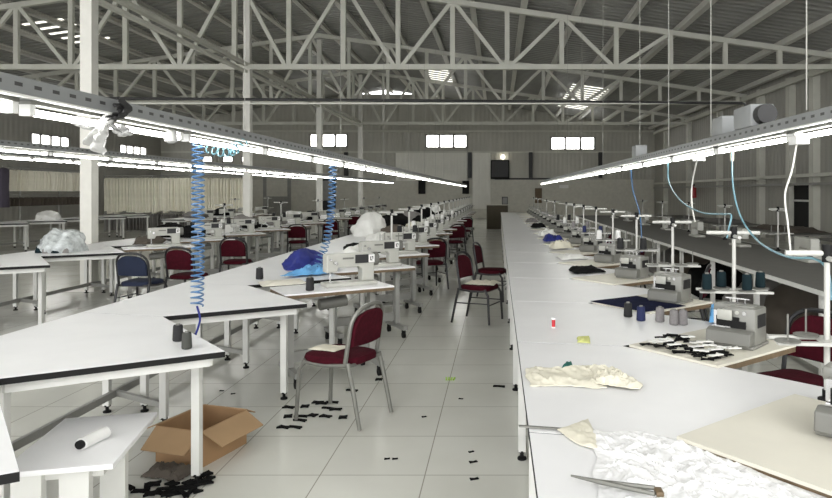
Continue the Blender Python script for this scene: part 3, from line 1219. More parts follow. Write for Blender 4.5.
h = thing('air_hose', 'pale blue air hose sagging from the right lights down to the nearest thread stand', 'hose')
MB().tube(cr([px(732, 149, 4.62), px(733, 185, 4.3), px(740, 215, 4.0), px(757, 240, 3.6), px(785, 256, 3.0), px(815, 259, 2.75), px(828, 272, 2.66), px(831, 300, 2.66)]), 0.0055, 8).build('hose', 'hose', h)
MB().lathe([(0.014, -0.05), (0.014, 0.02)], px(732, 154, 4.60), 10).build('connector', 'cream', h)
h = thing('air_hose', 'pale teal hose looping from the right lights to the second thread stand', 'hose')
MB().tube(cr([px(668, 162, 6.45), px(669, 182, 6.4), px(680, 200, 5.6), px(700, 212, 4.8), px(722, 214, 4.2), px(731, 215, 4.0), px(729, 228, 3.98), px(727, 238, 3.97)]), 0.0055, 8).build('hose', 'hose', h)
h = thing('air_hose', 'blue hose dropping from the right lights beside the third thread stand', 'hose')
MB().tube(cr([px(631, 168, 8.2), px(633, 190, 8.2), px(639, 210, 7.8), px(641, 225, 7.6), px(642, 252, 7.6)]), 0.0065, 8).build('hose', 'coil', h)
h = thing('power_cable', 'white power cable hanging from the nearest right light', 'cable')
MB().tube(cr([px(797, 142, 3.62), px(792, 170, 3.6), px(785, 195, 3.6), px(788, 225, 3.55), px(791, 256, 3.45)]), 0.0055, 8).build('cable', 'cable', h)
MB().box(px(799, 140.5, 3.62), (0.07, 0.10, 0.045)).build('socket', 'white', h)
h = thing('power_cable', 'white power cable hanging from the second right light left of the red extinguisher', 'cable')
MB().tube(cr([px(697, 160, 5.55), px(692, 185, 5.75), px(692, 205, 5.7), px(695, 222, 5.6)]), 0.007, 8).build('cable', 'cable', h)
MB().box(px(699, 158, 5.55), (0.07, 0.12, 0.05)).build('socket', 'white', h)

# knotted cloth on the left light
k = thing('knotted_cloth', 'white cloth knotted around the nearest left light', 'cloth')


def ribbon(pts, w0, m, seed, par):
    q = cr(pts, 6)
    n = len(q)

    def fn(u, v):
        p = q[min(n - 1, int(round(u * (n - 1))))]
        d = (q[min(n - 1, int(round(u * (n - 1))) + 1)] - q[max(0, int(round(u * (n - 1))) - 1)])
        s_ = Vector((d.z, 0, -d.x)).normalized()
        wv = w0 * (0.35 + 1.1 * u) * (v - 0.5)
        e = Vector((u * 5 + seed, v * 4, seed))
        return p + s_ * wv + Vector((0, 0.035 * noise.noise(e) + 0.02 * math.sin(v * 9 + seed), 0.01 * noise.noise(e * 2)))
    MB().sheet(fn, n - 1, 8, 0.004).build('cloth_end', m, par)


YK = 2.98
M['knotcloth'] = mat('thin_grey_white_cloth', (0.42, 0.42, 0.41), 0.9, var=0.1, scale=18)
ribbon([px(109, 119, YK - .04), px(103, 127, YK - .06), px(97, 138, YK - .05), px(93, 149, YK - .03)], 0.062, 'knotcloth', 1, k)
ribbon([px(108, 120, YK - .04), px(115, 128, YK - .06), px(122, 132, YK - .05), px(128, 128, YK - .04)], 0.036, 'knotcloth', 4, k)
ribbon([px(107, 120, YK - .04), px(96, 124, YK - .05), px(86, 124, YK - .05), px(76, 119, YK - .04)], 0.04, 'knotcloth', 8, k)
ribbon([px(108, 119, YK - .07), px(118, 116, YK - .08), px(124, 109, YK - .07), px(119, 101, YK - .05)], 0.032, 'pipe', 11, k)
kb = MB().lathe([(0.008, -0.035), (0.024, -0.02), (0.028, 0), (0.024, 0.02), (0.008, 0.035)], (0, 0, 0), 12)
ko = kb.build('knot', 'knotcloth', k)
ko.location = px(108, 119, YK - .06)
ko.rotation_euler = (0.6, 0.9, 0)
h = thing('cloth_wrap', 'small white cloth wrapped round the left light beyond the knotted cloth', 'cloth', px(171, 136, 3.55))
MB().lathe([(0.012, -0.04), (0.034, -0.03), (0.03, 0.01), (0.024, 0.03)], (0, 0, 0), 10).build('wrap', 'knotcloth', h)

# ------------------------------------------------------------------ foreground left
t = thing('low_table', 'low white side table with a thread roll on it at the left foreground', 'table', (-1.865, 2.985, 0), math.radians(13))
MB().rbox((0, 0, 0.488), (0.42, 0.66, 0.024), 0.004).build('tabletop', 'laminate', t)
for x in (-0.125, 0.05):
    for y in (-0.26, 0.20):
        MB().box((x, y, 0.238), (0.11, 0.05, 0.476)).build('leg', 'leg', t)
MB().box((0, 0, 0.45), (0.3, 0.5, 0.05)).build('apron', 'leg', t)
r = thing('thread_roll', 'white thread roll with black ends lying on the low white table', 'thread roll', (-1.80, 2.93, 0.525), math.radians(-52))
MB().cyl((-0.06, 0, 0), (0.06, 0, 0), 0.0235, 16).build('thread', 'cone_white', r)
MB().cyl((-0.072, 0, 0), (-0.06, 0, 0), 0.017, 16).cyl((0.06, 0, 0), (0.066, 0, 0), 0.019, 16).build('end_cap', 'black', r)
r.rotation_euler = (0, 0, math.radians(82))
r.scale = (1.2, 1.2, 1.1)

bx = thing('cardboard_box', 'open brown cardboard box with spread flaps on the floor left of the aisle', 'box', (-1.84, 4.10, 0), math.radians(-17))
bw, bd, bh, th = 0.33, 0.40, 0.215, 0.006
MB().box((0, -bd / 2, bh / 2), (bw, th, bh)).box((0, bd / 2, bh / 2), (bw, th, bh)).box((-bw / 2, 0, bh / 2), (th, bd, bh)).box((bw / 2, 0, bh / 2), (th, bd, bh)).box((0, 0, 0.004), (bw, bd, th)).build('body', 'card', bx)


def flap(p0, p1, out, ln):
    p0, p1, out = Vector(p0), Vector(p1), Vector(out).normalized()
    e = (p1 - p0).normalized()
    q = [p0, p1, p1 + out * ln - e * 0.012, p0 + out * ln + e * 0.012]
    n_ = e.cross(out).normalized() * th
    vs = q + [a + n_ for a in q]
    MB().add(vs, [(0, 1, 2, 3), (7, 6, 5, 4), (0, 4, 5, 1), (1, 5, 6, 2), (2, 6, 7, 3), (3, 7, 4, 0)]).build('flap', 'cardin', bx)


flap((-bw / 2, -bd / 2, bh), (bw / 2, -bd / 2, bh), (0, -1, -0.75), 0.16)
flap((-bw / 2, bd / 2, bh), (bw / 2, bd / 2, bh), (0, 1, -0.5), 0.12)
flap((-bw / 2, -bd / 2, bh), (-bw / 2, bd / 2, bh), (-1, 0, -0.4), 0.10)
flap((bw / 2, -bd / 2, bh), (bw / 2, bd / 2, bh), (1, 0, -0.55), 0.16)

o = cloth([(-2.02, 3.72), (-1.78, 3.66), (-1.72, 3.80), (-2.02, 3.90)], 0.0, 0.075, 21, 'brownfab', 'cloth_offcuts', nu=30, nv=18, fr=14)
tag(o, 'brown cloth offcuts heaped on the floor in front of the cardboard box', 'cloth')


def scrap_shape(w, d, seed):
    rr_ = random.Random(seed)
    k = lambda q: rr_.uniform(-q, q)
    poly = [(-w / 2, -d / 2 + k(.008)), (-w * .1, -d * .35 + k(.008)), (w / 2, -d / 2 + k(.01)), (w * .42, d * .1), (w * .5, d / 2 + k(.01)), (0, d * .3 + k(.01)), (-w * .45, d / 2)]
    return MB().prism(poly, 0.0, 0.006)


SC = [Maker(lambda w=w, d=d, s_=s_: tag(scrap_shape(w, d, s_).build('fabric_scrap', 'scrap'), '', 'scrap')) for w, d, s_ in
      ((0.085, 0.045, 1), (0.10, 0.03, 2), (0.06, 0.05, 3), (0.05, 0.025, 4))]


def fl(u, v):
    y = F * 1.62 / (v - 192)
    return ((u - 498) * y / F, y)


pile = [(140, 492), (147, 489), (155, 487), (160, 494), (166, 491), (172, 487), (178, 489), (184, 491), (189, 486), (195, 484), (203, 486), (208, 482), (174, 495), (183, 496), (150, 497), (195, 491), (128, 489), (168, 497), (199, 479), (190, 495), (206, 477)]
for i, (u, v) in enumerate(pile):
    x, y = fl(u, v)
    o = SC[i % 3]((x, y, 0.0008 + 0.006 * (i % 3)), R.uniform(0, 6), 'black fabric scrap in the pile by the nearest left table leg', 'black scraps by the nearest table leg')
    o.scale = (1.0, 1.0, 2.0)
chs = [(284, 428), (295, 428), (288, 417), (289, 408), (301, 417), (305, 407), (322, 404), (332, 403), (313, 416), (326, 417), (328, 409), (343, 418), (336, 410), (352, 391), (379, 380), (318, 403), (300, 421)]
for i, (u, v) in enumerate(chs):
    x, y = fl(u, v)
    SC[i % 3]((x, y, 0.0008), R.uniform(-0.4, 0.4), 'black fabric scrap on the floor under the grey-legged chair', 'black scraps under the chair')
ais = [(473, 462), (474, 479), (499, 387), (387, 459), (395, 459), (233, 394), (424, 417), (222, 391), (471, 452), (461, 399)]
for i, (u, v) in enumerate(ais):
    x, y = fl(u, v)
    o = SC[3 if i != 2 else 1]((x, y, 0.0008), R.uniform(-0.3, 0.6), 'small dark scrap lying in the open on the tiled aisle', 'dark scraps on the aisle')
    if i > 2:
        o.scale = (0.7, 0.7, 1)
g = MB()
for i in range(4):
    g.bar((-0.03 + 0.02 * i, -0.02, 0.006), (-0.035 + 0.025 * i, 0.03, 0.012), 0.011, 0.01)
g = g.build('lime_tangle', 'lime')
g.location = fl(450, 380) + (0.001,)
tag(g, 'bright lime green scrap on the aisle floor', 'scrap')

# cones on the nearest left tables
CONE_S((-1.80, 3.70, 0.78), 0, 'black thread cone at the tip of the nearest full left worktable, the rear one', 'x')
bpy.data.objects  # keep
o = CONE_S.root
if 'group' in o.keys():
    del o['group']
CONE['dark']((-1.665, 3.52, 0.78), 0, 'dark grey thread cone at the tip of the nearest full left worktable, the front one').scale = (0.75, 0.75, 0.8)
CONE['black']((-1.58, 5.53, 0.789), 0, 'black thread cone on the plywood-edged table beside the nearest sewing machine')
CONE['black']((-2.29, 6.32, 0.78), 0, 'black thread cone standing in the middle of the third left worktable')

# ------------------------------------------------------------------ cloth on the left tables
o = mound('fabric_pile', -2.12, 7.25, 0.78, 0.20, 0.24, 0.17, 31, 'royal', 0.5, 5)
tag(o, 'royal blue fabric pile on the left tables behind the coiled hose', 'fabric')
o = cloth([(-2.1, 6.35), (-1.72, 6.62), (-1.70, 7.15), (-1.95, 7.05)], 0.79, 0.10, 33, 'skyblue', 'fabric_pile', nu=30, nv=24, fr=8)
tag(o, 'light blue fabric draped beside the royal blue pile', 'fabric')
o = mound('fabric_pile', -1.72, 7.75, 0.79, 0.20, 0.26, 0.16, 35, 'paper', 0.5, 5)
tag(o, 'white fabric pile on the left tables behind the nearest sewing machine', 'fabric')
o = cloth([(-2.05, 5.72), (-1.70, 5.93), (-1.88, 6.25), (-2.2, 6.0)], 0.79, 0.035, 37, 'creamboard', 'fabric_piece', fr=4)
tag(o, 'flat cream cloth lying left of the nearest sewing machine', 'fabric')
bg_ = thing('plastic_bag', 'clear bag of pale cloth pieces lying on the table before the nearest column', 'bag')
cb = mound('film', -6.15, 9.3, 0.781, 0.27, 0.27, 0.30, 41, 'bagfilm', 0.32, 6, 40, 16)
cb.parent = bg_
for q_, (ax, ay, mm) in enumerate(((-6.32, 9.06, 'cone_teal'), (-6.20, 9.03, 'greyfab'), (-6.08, 9.03, 'cone_teal'), (-5.97, 9.08, 'greyfab'))):
    cc = mound('cloth_piece', ax, ay, 0.781, 0.05, 0.03, 0.09, 90 + q_, mm, 0.3, 5, 12, 6)
    cc.parent = bg_
for i, yy in enumerate([12.4, 15.2, 18.0, 21.2, 24.3]):
    o = mound('fabric_pile', -2.45, yy + 0.3, 0.78, 0.30, 0.36, 0.34, 50 + i, ['paper', 'scrap', 'greyfab', 'scrap', 'paper'][i], 0.5, 4)
    tag(o, '%s fabric pile far back on the left tables, %s of five' % (['white', 'black', 'grey', 'black', 'white'][i], ['nearest', 'second', 'middle', 'fourth', 'farthest'][i]), 'fabric')
for i, (xx, yy) in enumerate([(-6.5, 12.2), (-6.5, 15.6), (-6.4, 19.5), (-10.2, 21.4), (-10.2, 23.4), (-14.0, 17.0), (-13.8, 19.4)]):
    o = mound('fabric_pile', xx + 0.3, yy + 0.3, 0.78, 0.30, 0.36, 0.24, 60 + i, ['scrap', 'greyfab', 'paper', 'greyfab', 'scrap', 'paper', 'paper'][i], 0.5, 4)
    tag(o, '%s fabric pile on the far left tables, %s from the right' % (['black', 'grey', 'white', 'grey', 'black', 'white', 'white'][i], ORD[i] if i else 'first'), 'fabric')

for q, i in enumerate((5, 6, 7, 8, 9, 10, 12, 14)):
    mm, nm = [('scrap', 'black'), ('paper', 'white'), ('brownfab', 'brown'), ('scrap', 'black'), ('cream', 'cream'), ('scrap', 'black'), ('paper', 'white'), ('scrap', 'black')][q]
    o = mound('fabric_bundle', N_A[0] + 0.30, N_A[1] + 1.49 * i + 0.52, 0.78, 0.20, 0.24, 0.10 + 0.05 * (q % 3), 200 + q, mm, 0.55, 5, 22, 9)
    tag(o, '%s fabric bundle on the %s worktable left of the aisle' % (nm, ORD[i]), 'fabric')
for q, i in enumerate((3, 4, 5, 6, 7, 9, 11)):
    mm, nm = [('brownfab', 'brown'), ('scrap', 'black'), ('paper', 'white'), ('scrap', 'black'), ('greyfab', 'grey'), ('scrap', 'black'), ('paper', 'white')][q]
    o = mound('fabric_bundle', -5.98 + 0.30, 5.51 + 1.55 * i + 0.55, 0.78, 0.20, 0.24, 0.12 + 0.06 * (q % 3), 220 + q, mm, 0.55, 5, 22, 9)
    tag(o, '%s fabric bundle on the %s worktable in front of the columns' % (nm, ORD[i]), 'fabric')
for q in range(7):  # dark mounds added so the floor under the bench looks shaded
    mm, nm = [('greyfab', 'dark grey'), ('scrap', 'black'), ('brownfab', 'brown')][q % 3]
    o = mound('dark_clutter', 3.45 + 0.1 * (q % 2), 4.6 + 1.45 * q, 0.0, 0.42, 0.55, 0.42 + 0.06 * (q % 3), 240 + q, mm, 0.4, 4, 22, 9)
    tag(o, '%s cloth sack added to darken the floor under the bench, %s' % (nm, ordn(q)), 'clutter')
# ------------------------------------------------------------------ right tables, foreground
_q = [Vector((0.315, 2.33, 0)), Vector((0.63, 2.24, 0)), Vector((0.98, 1.60, 0)), Vector((0.27, 1.55, 0))]


def film(u, v):
    p = _q[0] * (1 - u) * (1 - v) + _q[1] * u * (1 - v) + _q[2] * u * v + _q[3] * (1 - u) * v
    e = Vector((p.x * 9, p.y * 9, 7.1))
    w1 = Vector((noise.noise(e), noise.noise(e + Vector((5, 5, 5))), 0))
    p = p + w1 * 0.025
    e2 = Vector((p.x * 20 + w1.x * 1.5, p.y * 13 + w1.y * 1.5, 2.3))
    ed = min(1.0, 7 * min(u, v, 1 - u, 1 - v))
    r1 = 1 - abs(noise.noise(e2)) * 2
    r2 = 1 - abs(noise.noise(e2 * 2.3 + Vector((3, 1, 4)))) * 2
    h = 0.5 + 0.5 * noise.noise(e * 0.5)
    return (p.x, p.y, 0.784 + (0.15 + 0.85 * ed) * (0.011 * max(0, r1) ** 3 + 0.005 * max(0, r2) ** 3 + 0.012 * h))


o = MB().sheet(film, 130, 130, 0.002).build('plastic_sheet', 'plastic')
tag(o, 'crumpled white plastic film spread over the nearest right worktable', 'plastic sheet')
o = cloth([(0.21, 2.30), (0.34, 2.42), (0.34, 2.24), (0.32, 2.12)], 0.782, 0.02, 73, 'cream', 'cloth_piece', fr=12)
tag(o, 'small cream cloth triangle at the left edge of the plastic film', 'cloth')
s_ = thing('thread_snips', 'long thin grey snips with a wooden end lying on the plastic film', 'snips')


def tp(u, v, z):
    y = F * (1.62 - z) / (v - 192)
    return Vector(((u - 498) * y / F, y, z))


a_, b_, c_, d_ = tp(571, 476, 0.80), tp(600, 482, 0.812), tp(655, 488, 0.822), tp(655, 494, 0.822)
MB().tube([a_, b_, c_], [0.002, 0.007, 0.006], 6).tube([a_ + Vector((0, 0, .002)), b_, d_], [0.002, 0.007, 0.006], 6).build('blades', 'chair_grey', s_)
MB().rbox(tp(659, 492, 0.822), (0.02, 0.035, 0.014), 0.003).build('handle', 'wood', s_)
o = cloth([tp(527, 386, .78).xy, tp(610, 388, .78).xy, tp(592, 366, .78).xy, tp(527, 370, .78).xy], 0.78, 0.035, 81, 'cream', 'fabric_pile', nu=60, nv=24, fr=9, wob=0.05)
tag(o, 'cream fabric pieces spread across the right worktable', 'fabric')
o = cloth([tp(590, 384, .79).xy, tp(640, 390, .79).xy, tp(628, 376, .79).xy, tp(588, 366, .79).xy], 0.785, 0.05, 83, 'cream', 'fabric_pile', nu=50, nv=24, fr=14, wob=0.04)
tag(o, 'crumpled cream fabric at the right end of the spread pieces', 'fabric')
o = cloth([tp(562, 369, .80).xy, tp(570, 369, .80).xy, tp(571, 364, .80).xy, tp(564, 364, .80).xy], 0.795, 0.03, 85, 'green', 'cloth_piece', nu=8, nv=8, fr=30)
tag(o, 'tiny dark green cloth lying on the cream fabric', 'cloth')
o = cloth([tp(577, 343, .78).xy, tp(590, 344, .78).xy, tp(589, 337, .78).xy, tp(578, 338, .78).xy], 0.78, 0.02, 87, 'yellow', 'cloth_piece', nu=10, nv=10, fr=20, wob=0.01)
tag(o, 'yellow-green cloth piece beside the red spool on the right worktable', 'cloth')
sp = thing('thread_spool', 'red thread spool with white ends standing on the right worktable', 'spool', tuple(tp(553.5, 327.5, 0.78)))
MB().lathe([(0.011, 0.006), (0.0115, 0.05)], (0, 0, 0), 12).build('thread', 'red', sp)
MB().lathe([(0.014, 0), (0.014, 0.006)], (0, 0, 0), 12).lathe([(0.014, 0.05), (0.014, 0.062)], (0, 0, 0), 12).build('flange', 'white', sp)
o = MB().bar(tp(519, 426, 0.787), tp(578, 430, 0.787), 0.010, 0.006).build('metal_rod', 'chair_grey')
tag(o, 'thin dark metal rod lying along the joint before the plastic film', 'rod')
# cones on the third right table
for u, v, m_, lab in ((628, 317, 'black', 'black thread cone at the left end of the cone row on the right worktable'),
                      (641, 321, 'navy', 'navy thread cone between the black and the grey cones on the right worktable'),
                      (660, 322, 'grey', 'slim grey thread cone, leftmost of three grey ones on the right worktable'),
                      (674, 325, 'grey', 'grey thread cone, middle of three grey ones on the right worktable'),
                      (683, 325, 'grey', 'grey thread cone, rightmost of three grey ones on the right worktable')):
    o = CONE[m_](tuple(tp(u, v, 0.78)), 0, lab)
    o.scale = (0.85, 0.85, 0.85)
# navy cloth filling the second bay
y2 = N_R[1] + 1.39 * 3
o = cloth([(0.70, y2 - 0.01), (1.10, y2 + 0.24), (1.36, y2 - 0.22), (1.0, y2 - 0.46)], 0.793, 0.012, 91, 'navy', 'fabric_piece', nu=20, nv=20, fr=5, th=0.003, wob=0.008)
tag(o, 'navy fabric lying over the second machine table on the right', 'fabric')
# scraps on the first machine table
for i in range(46):
    a, b = R.uniform(0.03, 0.34), R.uniform(0.06, 0.52)
    ox, oy = N_R[0] + 0.57 * math.sin(A36) + 0.02, N_R[1] + 1.39 * 2 - 0.57 * math.cos(A36)
    dx, dy = rot(A36, a, b)
    o = SC[i % 3]((ox + dx, oy + dy, 0.7935 + 0.0055 * (i % 4)), R.uniform(-0.5, 0.5), 'dark cloth piece scattered on the table left of the nearest full overlock machine', 'dark cloth pieces beside the overlock machine')
    o.scale = (0.75, 0.75, 1)
SW = Maker(lambda: tag(scrap_shape(0.07, 0.03, 9).build('fabric_scrap', 'paper'), '', 'scrap'))
for i in range(16):
    a, b = R.uniform(0.04, 0.34), R.uniform(0.06, 0.50)
    dx, dy = rot(A36, a, b)
    SW((ox + dx, oy + dy, 0.8165), R.uniform(-0.6, 0.6), 'white cloth strip among the dark pieces left of the nearest full overlock machine', 'white strips beside the overlock machine')
o = cloth([tp(709, 322, .80).xy, tp(722, 322, .80).xy, tp(720, 312, .80).xy, tp(712, 312, .80).xy], 0.785, 0.09, 95, 'skyblue', 'cloth_piece', nu=12, nv=12, fr=9, lift=0.03)
tag(o, 'blue and white cloth heaped behind the nearest full overlock machine', 'cloth')
# teal cones on the rack of the second stand, black ones further on
yb = N_R[1] + 1.39 * 2 + 0.37
for i, x in enumerate((-0.17, -0.06, 0.06, 0.17)):
    dx, dy = rot(math.radians(-6), x, -0.06 if x in (-0.17, 0.06) else 0.06)
    CONE['teal']((N_R[0] + 0.74 + dx, yb + dy, 0.78 + 0.2585), 0, 'dark teal thread cone on the second right thread stand, %s from the left' % ['first', 'second', 'third', 'fourth'][i]).scale = (0.85, 0.85, 0.85)
for j in range(4, 10):
    yy = N_R[1] + 1.39 * j + 0.37
    kk = ['black', 'white', 'navy', 'grey', 'white', 'black'][j - 4]
    for i, x in enumerate((-0.17, 0.06)):
        dx, dy = rot(math.radians(-6), x, -0.06)
        CONE[kk]((N_R[0] + 0.74 + dx, yy + dy, 0.78 + 0.2585), 0, '%s thread cone on the %s right thread stand, the %s one' % (kk, ORD[j - 1], ['left', 'right'][i]))
for j in (5, 6, 8, 10):
    yy = N_A[1] + 1.49 * j - 0.615
    for i, x in enumerate((-0.17, 0.06)):
        dx, dy = rot(A33, 0.85, 0.42)
        ex, ey = rot(A33, x, -0.06)
        CONE['black' if j % 2 else 'white']((N_A[0] + 0.545 + dx + ex, yy + dy + ey, 0.789 + 0.2585), 0, '%s thread cone on the %s left thread stand, the %s one' % ('black' if j % 2 else 'white', ORD[j - 4], ['left', 'right'][i]))
for q, i in enumerate((4, 6)):
    yy = 5.51 + 1.55 * i - 0.615
    for k_, x in enumerate((-0.17, 0.06)):
        dx, dy = rot(A33, 0.85, 0.42)
        ex, ey = rot(A33, x, -0.06)
        CONE['black']((-5.98 + 0.545 + dx + ex, yy + dy + ey, 0.789 + 0.2585), 0, 'black thread cone on the %s thread stand before the columns, the %s one' % (ORD[q], ['left', 'right'][k_]))
# bundles on the right tables
for j, m_, nm in ((4, 'scrap', 'black'), (5, 'paper', 'white'), (6, 'cream', 'cream'), (7, 'royal', 'blue'), (8, 'paper', 'white'), (10, 'scrap', 'black'), (12, 'greyfab', 'grey')):
    yy = N_R[1] + 1.39 * j
    o = cloth([(0.78, yy + 0.30), (1.12, yy + 0.45), (1.05, yy + 0.72), (0.75, yy + 0.70)], 0.78, 0.07 if j < 6 else 0.16, 100 + j, m_, 'fabric_bundle', nu=14, nv=12, fr=8, lift=0.01)
    tag(o, '%s fabric bundle between overlock machines on the %s right worktable' % (nm, ORD[j]), 'fabric')

# ------------------------------------------------------------------ grey bench and things along the right
bn = thing('long_bench', 'long grey bench behind the overlock row on the right', 'bench', (3.45, 2.6, 0))
MB().box((0, 10.5, 0.765), (1.42, 21.0, 0.03)).build('benchtop', 'bench', bn)
MB().box((-0.715, 10.5, 0.762), (0.012, 21.0, 0.04)).box((0.715, 10.5, 0.762), (0.012, 21.0, 0.04)).build('edge_trim', 'leg', bn)
for k in range(15):
    for x in (-0.66, 0.66):
        MB().box((x, 0.15 + 1.45 * k, 0.375), (0.05, 0.05, 0.75)).build('leg', 'leg', bn)
MB().bar((-0.66, 0.15, 0.12), (-0.66, 20.5, 0.12), 0.03, 0.05).build('stretcher', 'leg', bn)
for k in range(7):
    y = 8.0 + 2.2 * k
    LOCK((3.75, y, 0.781), math.radians(90), 'flatbed sewing machine standing on the long grey bench, %s' % ordn(k), skip=('needle_bar', 'presser_foot', 'name_strip'))
for k in range(6):
    STAND((4.0, 7.2 + 2.2 * k, 0.781), 0.3, 'white thread stand on the long grey bench, %s' % ordn(k))
TB2 = [(6.3, 6.5), (6.3, 10.5), (6.3, 14.5), (6.3, 18.5), (6.3, 22.5)]


def build_plain():
    root = thing('side_table', '', 'table')
    MB().box((0, 0, 0.765), (1.0, 3.2, 0.03)).build('tabletop', 'bench', root)
    for x in (-0.45, 0.45):
        for y in (-1.5, 1.5):
            MB().box((x, y, 0.375), (0.05, 0.05, 0.75)).build('leg', 'steel', root)
    return root


PLAIN = Maker(build_plain)
for k, (x, y) in enumerate(TB2):
    PLAIN((x, y, 0), 0, 'dark-topped side table between the grey bench and right wall, %s' % ordn(k))
    if k < 4:
        o = cloth([(x - .4, y - 1.2), (x + .4, y - 1.2), (x + .4, y + 0.9), (x - .4, y + 0.9)], 0.78, 0.10, 130 + k, ['greyfab', 'scrap', 'brownfab', 'greyfab'][k], 'fabric_pile', nu=18, nv=22, fr=3, lift=0.03)
        tag(o, '%s fabric heap on the side table near the right wall, %s' % (['grey', 'black', 'brown', 'grey'][k], ordn(k)), 'fabric')
fe = thing('fire_extinguisher', 'red fire extinguisher hanging at the right wall', 'extinguisher', (9.22, 31.0, 1.35))
MB().lathe([(0.02, -0.02), (0.12, 0.0), (0.125, 0.03), (0.125, 0.46), (0.09, 0.54), (0.04, 0.57)], (0, 0, 0), 16).build('cylinder', 'red', fe)
MB().box((0, -0.02, 0.60), (0.05, 0.14, 0.06)).tube([(0, -0.06, 0.60), (-0.13, -0.08, 0.5), (-0.14, -0.05, 0.2)], 0.015, 6).build('valve', 'black', fe)

# ------------------------------------------------------------------ far end
cbn = thing('cabinet', 'brown open-front hardboard cabinet at the far end of the aisle', 'cabinet', (-0.03, 28.9, 0))
MB().box((0, 0.25, 0.52), (0.92, 0.03, 1.04)).box((-0.45, 0, 0.52), (0.03, 0.5, 1.04)).box((0.45, 0, 0.52), (0.03, 0.5, 1.04)).build('carcass', 'brownboard', cbn)
MB().box((0, 0, 1.055), (0.98, 0.54, 0.03)).build('top', 'creamboard', cbn)
MB().box((0, -0.235, 0.50), (0.86, 0.03, 0.98)).build('front_panel', 'brownboard', cbn)
o = thing('speaker_box', 'black box standing on the brown cabinet', 'box', (0.3, 28.85, 1.07))
MB().rbox((0, 0, 0.17), (0.26, 0.26, 0.34), 0.01).build('body', 'black', o)
MB().box((0, -0.133, 0.17), (0.2, 0.006, 0.28)).build('grille', 'cover', o)
tv = thing('television', 'black square screen hanging on the back wall between the two windows', 'screen', (0.12, YB - 0.2, 2.98))
MB().rbox((0, 0, 0), (1.12, 0.14, 1.16), 0.02).build('casing', 'black', tv)
MB().box((0, -0.072, 0.03), (1.0, 0.006, 0.96)).build('screen', 'screen', tv)
MB().box((0, 0.1, 0), (0.3, 0.1, 0.3)).build('bracket', 'steel', tv)
lp = thing('bulb_lamp', 'small round lit bulb on the back wall above the screen', 'lamp', (0.3, YB - 0.14, 3.75))
MB().lathe([(0.02, -0.12), (0.08, -0.08), (0.11, 0), (0.08, 0.08), (0.03, 0.12)], (0, 0, 0), 12).build('bulb', 'lamp', lp)
MB().box((0, 0.07, 0.05), (0.08, 0.12, 0.1)).build('socket', 'black', lp)
o = thing('wall_cabinet', 'small brown wooden panel hanging low on the back wall', 'panel', (2.45, YB - 0.12, 1.0))
MB().box((0, 0, 0.4), (0.42, 0.1, 0.9)).build('body', 'wood', o)
o = thing('notice_plate', 'small white notice plate low on the back wall', 'sign', (4.0, YB - 0.08, 1.95))
MB().box((0, 0, 0), (0.55, 0.03, 0.2)).build('plate', 'white', o)
for k, x in enumerate((-4.6, -1.95)):
    o = tag(MB().rbox((x, YB - 0.24, 1.9), (0.4, 0.24, 0.8), 0.02).build('wall_box', 'black'), 'black box on the back wall, %s of the pair left of the screen' % ['left', 'right'][k], 'box')

# ------------------------------------------------------------------ garments on racks


def build_garment(m, ln):
    def b():
        root = thing('hanging_trousers', '', 'trousers')

        def ring(z, w, d, ph):
            out = []
            for i in range(10):
                a = 2 * PI * i / 10
                k = 1 + 0.25 * math.sin(3 * a + ph)
                out.append((w * math.cos(a) * k, d * math.sin(a), z))
            return out
        mb = MB()
        zs = [(0.0, 0.025, 0.12), (-0.06, 0.05, 0.21), (-0.2 * ln, 0.055, 0.22), (-0.5 * ln, 0.05, 0.21), (-0.8 * ln, 0.055, 0.20), (-ln, 0.06, 0.19)]
        vs = []
        for j, (z, w, d) in enumerate(zs):
            vs += ring(z, w, d, j * 0.5)
        fs = []
        for j in range(len(zs) - 1):
            for i in range(10):
                k = (i + 1) % 10
                fs.append((j * 10 + i, j * 10 + k, (j + 1) * 10 + k, (j + 1) * 10 + i))
        fs.append(tuple(range(10)))
        fs.append(tuple(50 + i for i in range(10))[::-1])
        mb.add(vs, fs, True)
        mb.build('cloth', m, root)
        h_ = MB().tube([(0, -0.14, -0.01), (0, 0, 0.05), (0, 0.14, -0.01)], 0.008, 5)
        h_.tube([(0, 0, 0.05), (0, 0, 0.085)], 0.006, 5)
        h_.build('hanger', 'steel', root)
        return root
    return Maker(b)


M['garment'] = mat('pale_cream_cotton', (0.86, 0.83, 0.72), 0.85, var=0.06, scale=5)
GW = build_garment('garment', 1.42)
GS = build_garment('garment', 0.72)
GG = build_garment('greyfab', 0.66)
GB = build_garment('brownfab', 0.30)


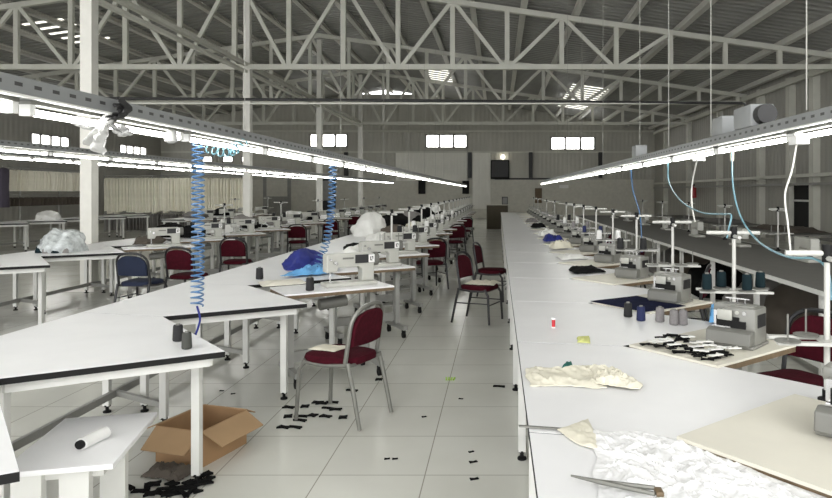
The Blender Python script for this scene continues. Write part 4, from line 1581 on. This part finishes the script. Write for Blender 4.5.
def rack(p, q, z, zl, name, label):
    root = thing('garment_rack', label, 'rack')
    p, q = Vector(p + (0,)), Vector(q + (0,))
    for zz in (z, zl):
        if zz:
            MB().tube([p + Vector((0, 0, zz)), q + Vector((0, 0, zz))], 0.02, 8).build('rail', 'steel', root)
    for k in range(4):
        c = p.lerp(q, k / 3)
        MB().box((c.x, c.y, z / 2), (0.05, 0.05, z)).build('post', 'steel', root)


rack((-16.3, 27.3), (-10.35, 27.3), 2.30, 0.78, 'a', 'long grey garment rack with cream trousers left of the second column')
n = 46
for i in range(n):
    x = -16.2 + (5.8) * i / (n - 1)
    o = GW((x, 27.3 + R.uniform(-0.03, 0.03), 2.21), R.uniform(-0.25, 0.25), 'cream trousers hanging close together on the upper rail of the long rack', 'cream trousers on the long rack')
    s_ = R.uniform(0.94, 1.06)
    o.scale = (1.15, 1, s_)
for i in range(40):
    x = -16.1 + 5.7 * i / 39
    GG((x, 27.3 + R.uniform(-0.03, 0.03), 0.695), R.uniform(-0.25, 0.25), 'grey garment hanging on the lower rail of the long rack', 'grey garments on the long rack')
rack((-16.4, 20.6), (-16.4, 26.6), 2.46, 1.52, 'b', 'tall garment rack with short cream trousers by the left wall')
for i in range(36):
    y = 20.9 + 5.5 * i / 35
    GS((-16.4, y, 2.37), PI / 2 + R.uniform(-0.5, 0.5), 'short cream trousers hanging on the upper rail of the left wall rack', 'cream trousers by the left wall')
for i in range(24):
    y = 20.9 + 5.5 * i / 23
    o = GB((-16.4, y, 1.435), PI / 2 + R.uniform(-0.3, 0.3), 'short brown garment hanging on the lower rail of the left wall rack', 'brown garments by the left wall')
GP = build_garment('purple', 1.5)
o = GP((-15.95, 21.2, 2.4), 0.4, 'large dark violet garment hanging at the far left end of the racks')
o.scale = (2.6, 1.6, 0.85)
GP.used = True

for mk in (LOCK, OVER, STAND, CH_G, CH_B, CH_N, CONE_S, GW, GS, GG, GB, PLAIN, FIX, rm) + tuple(CONE.values()) + tuple(SC):
    mk.finish()
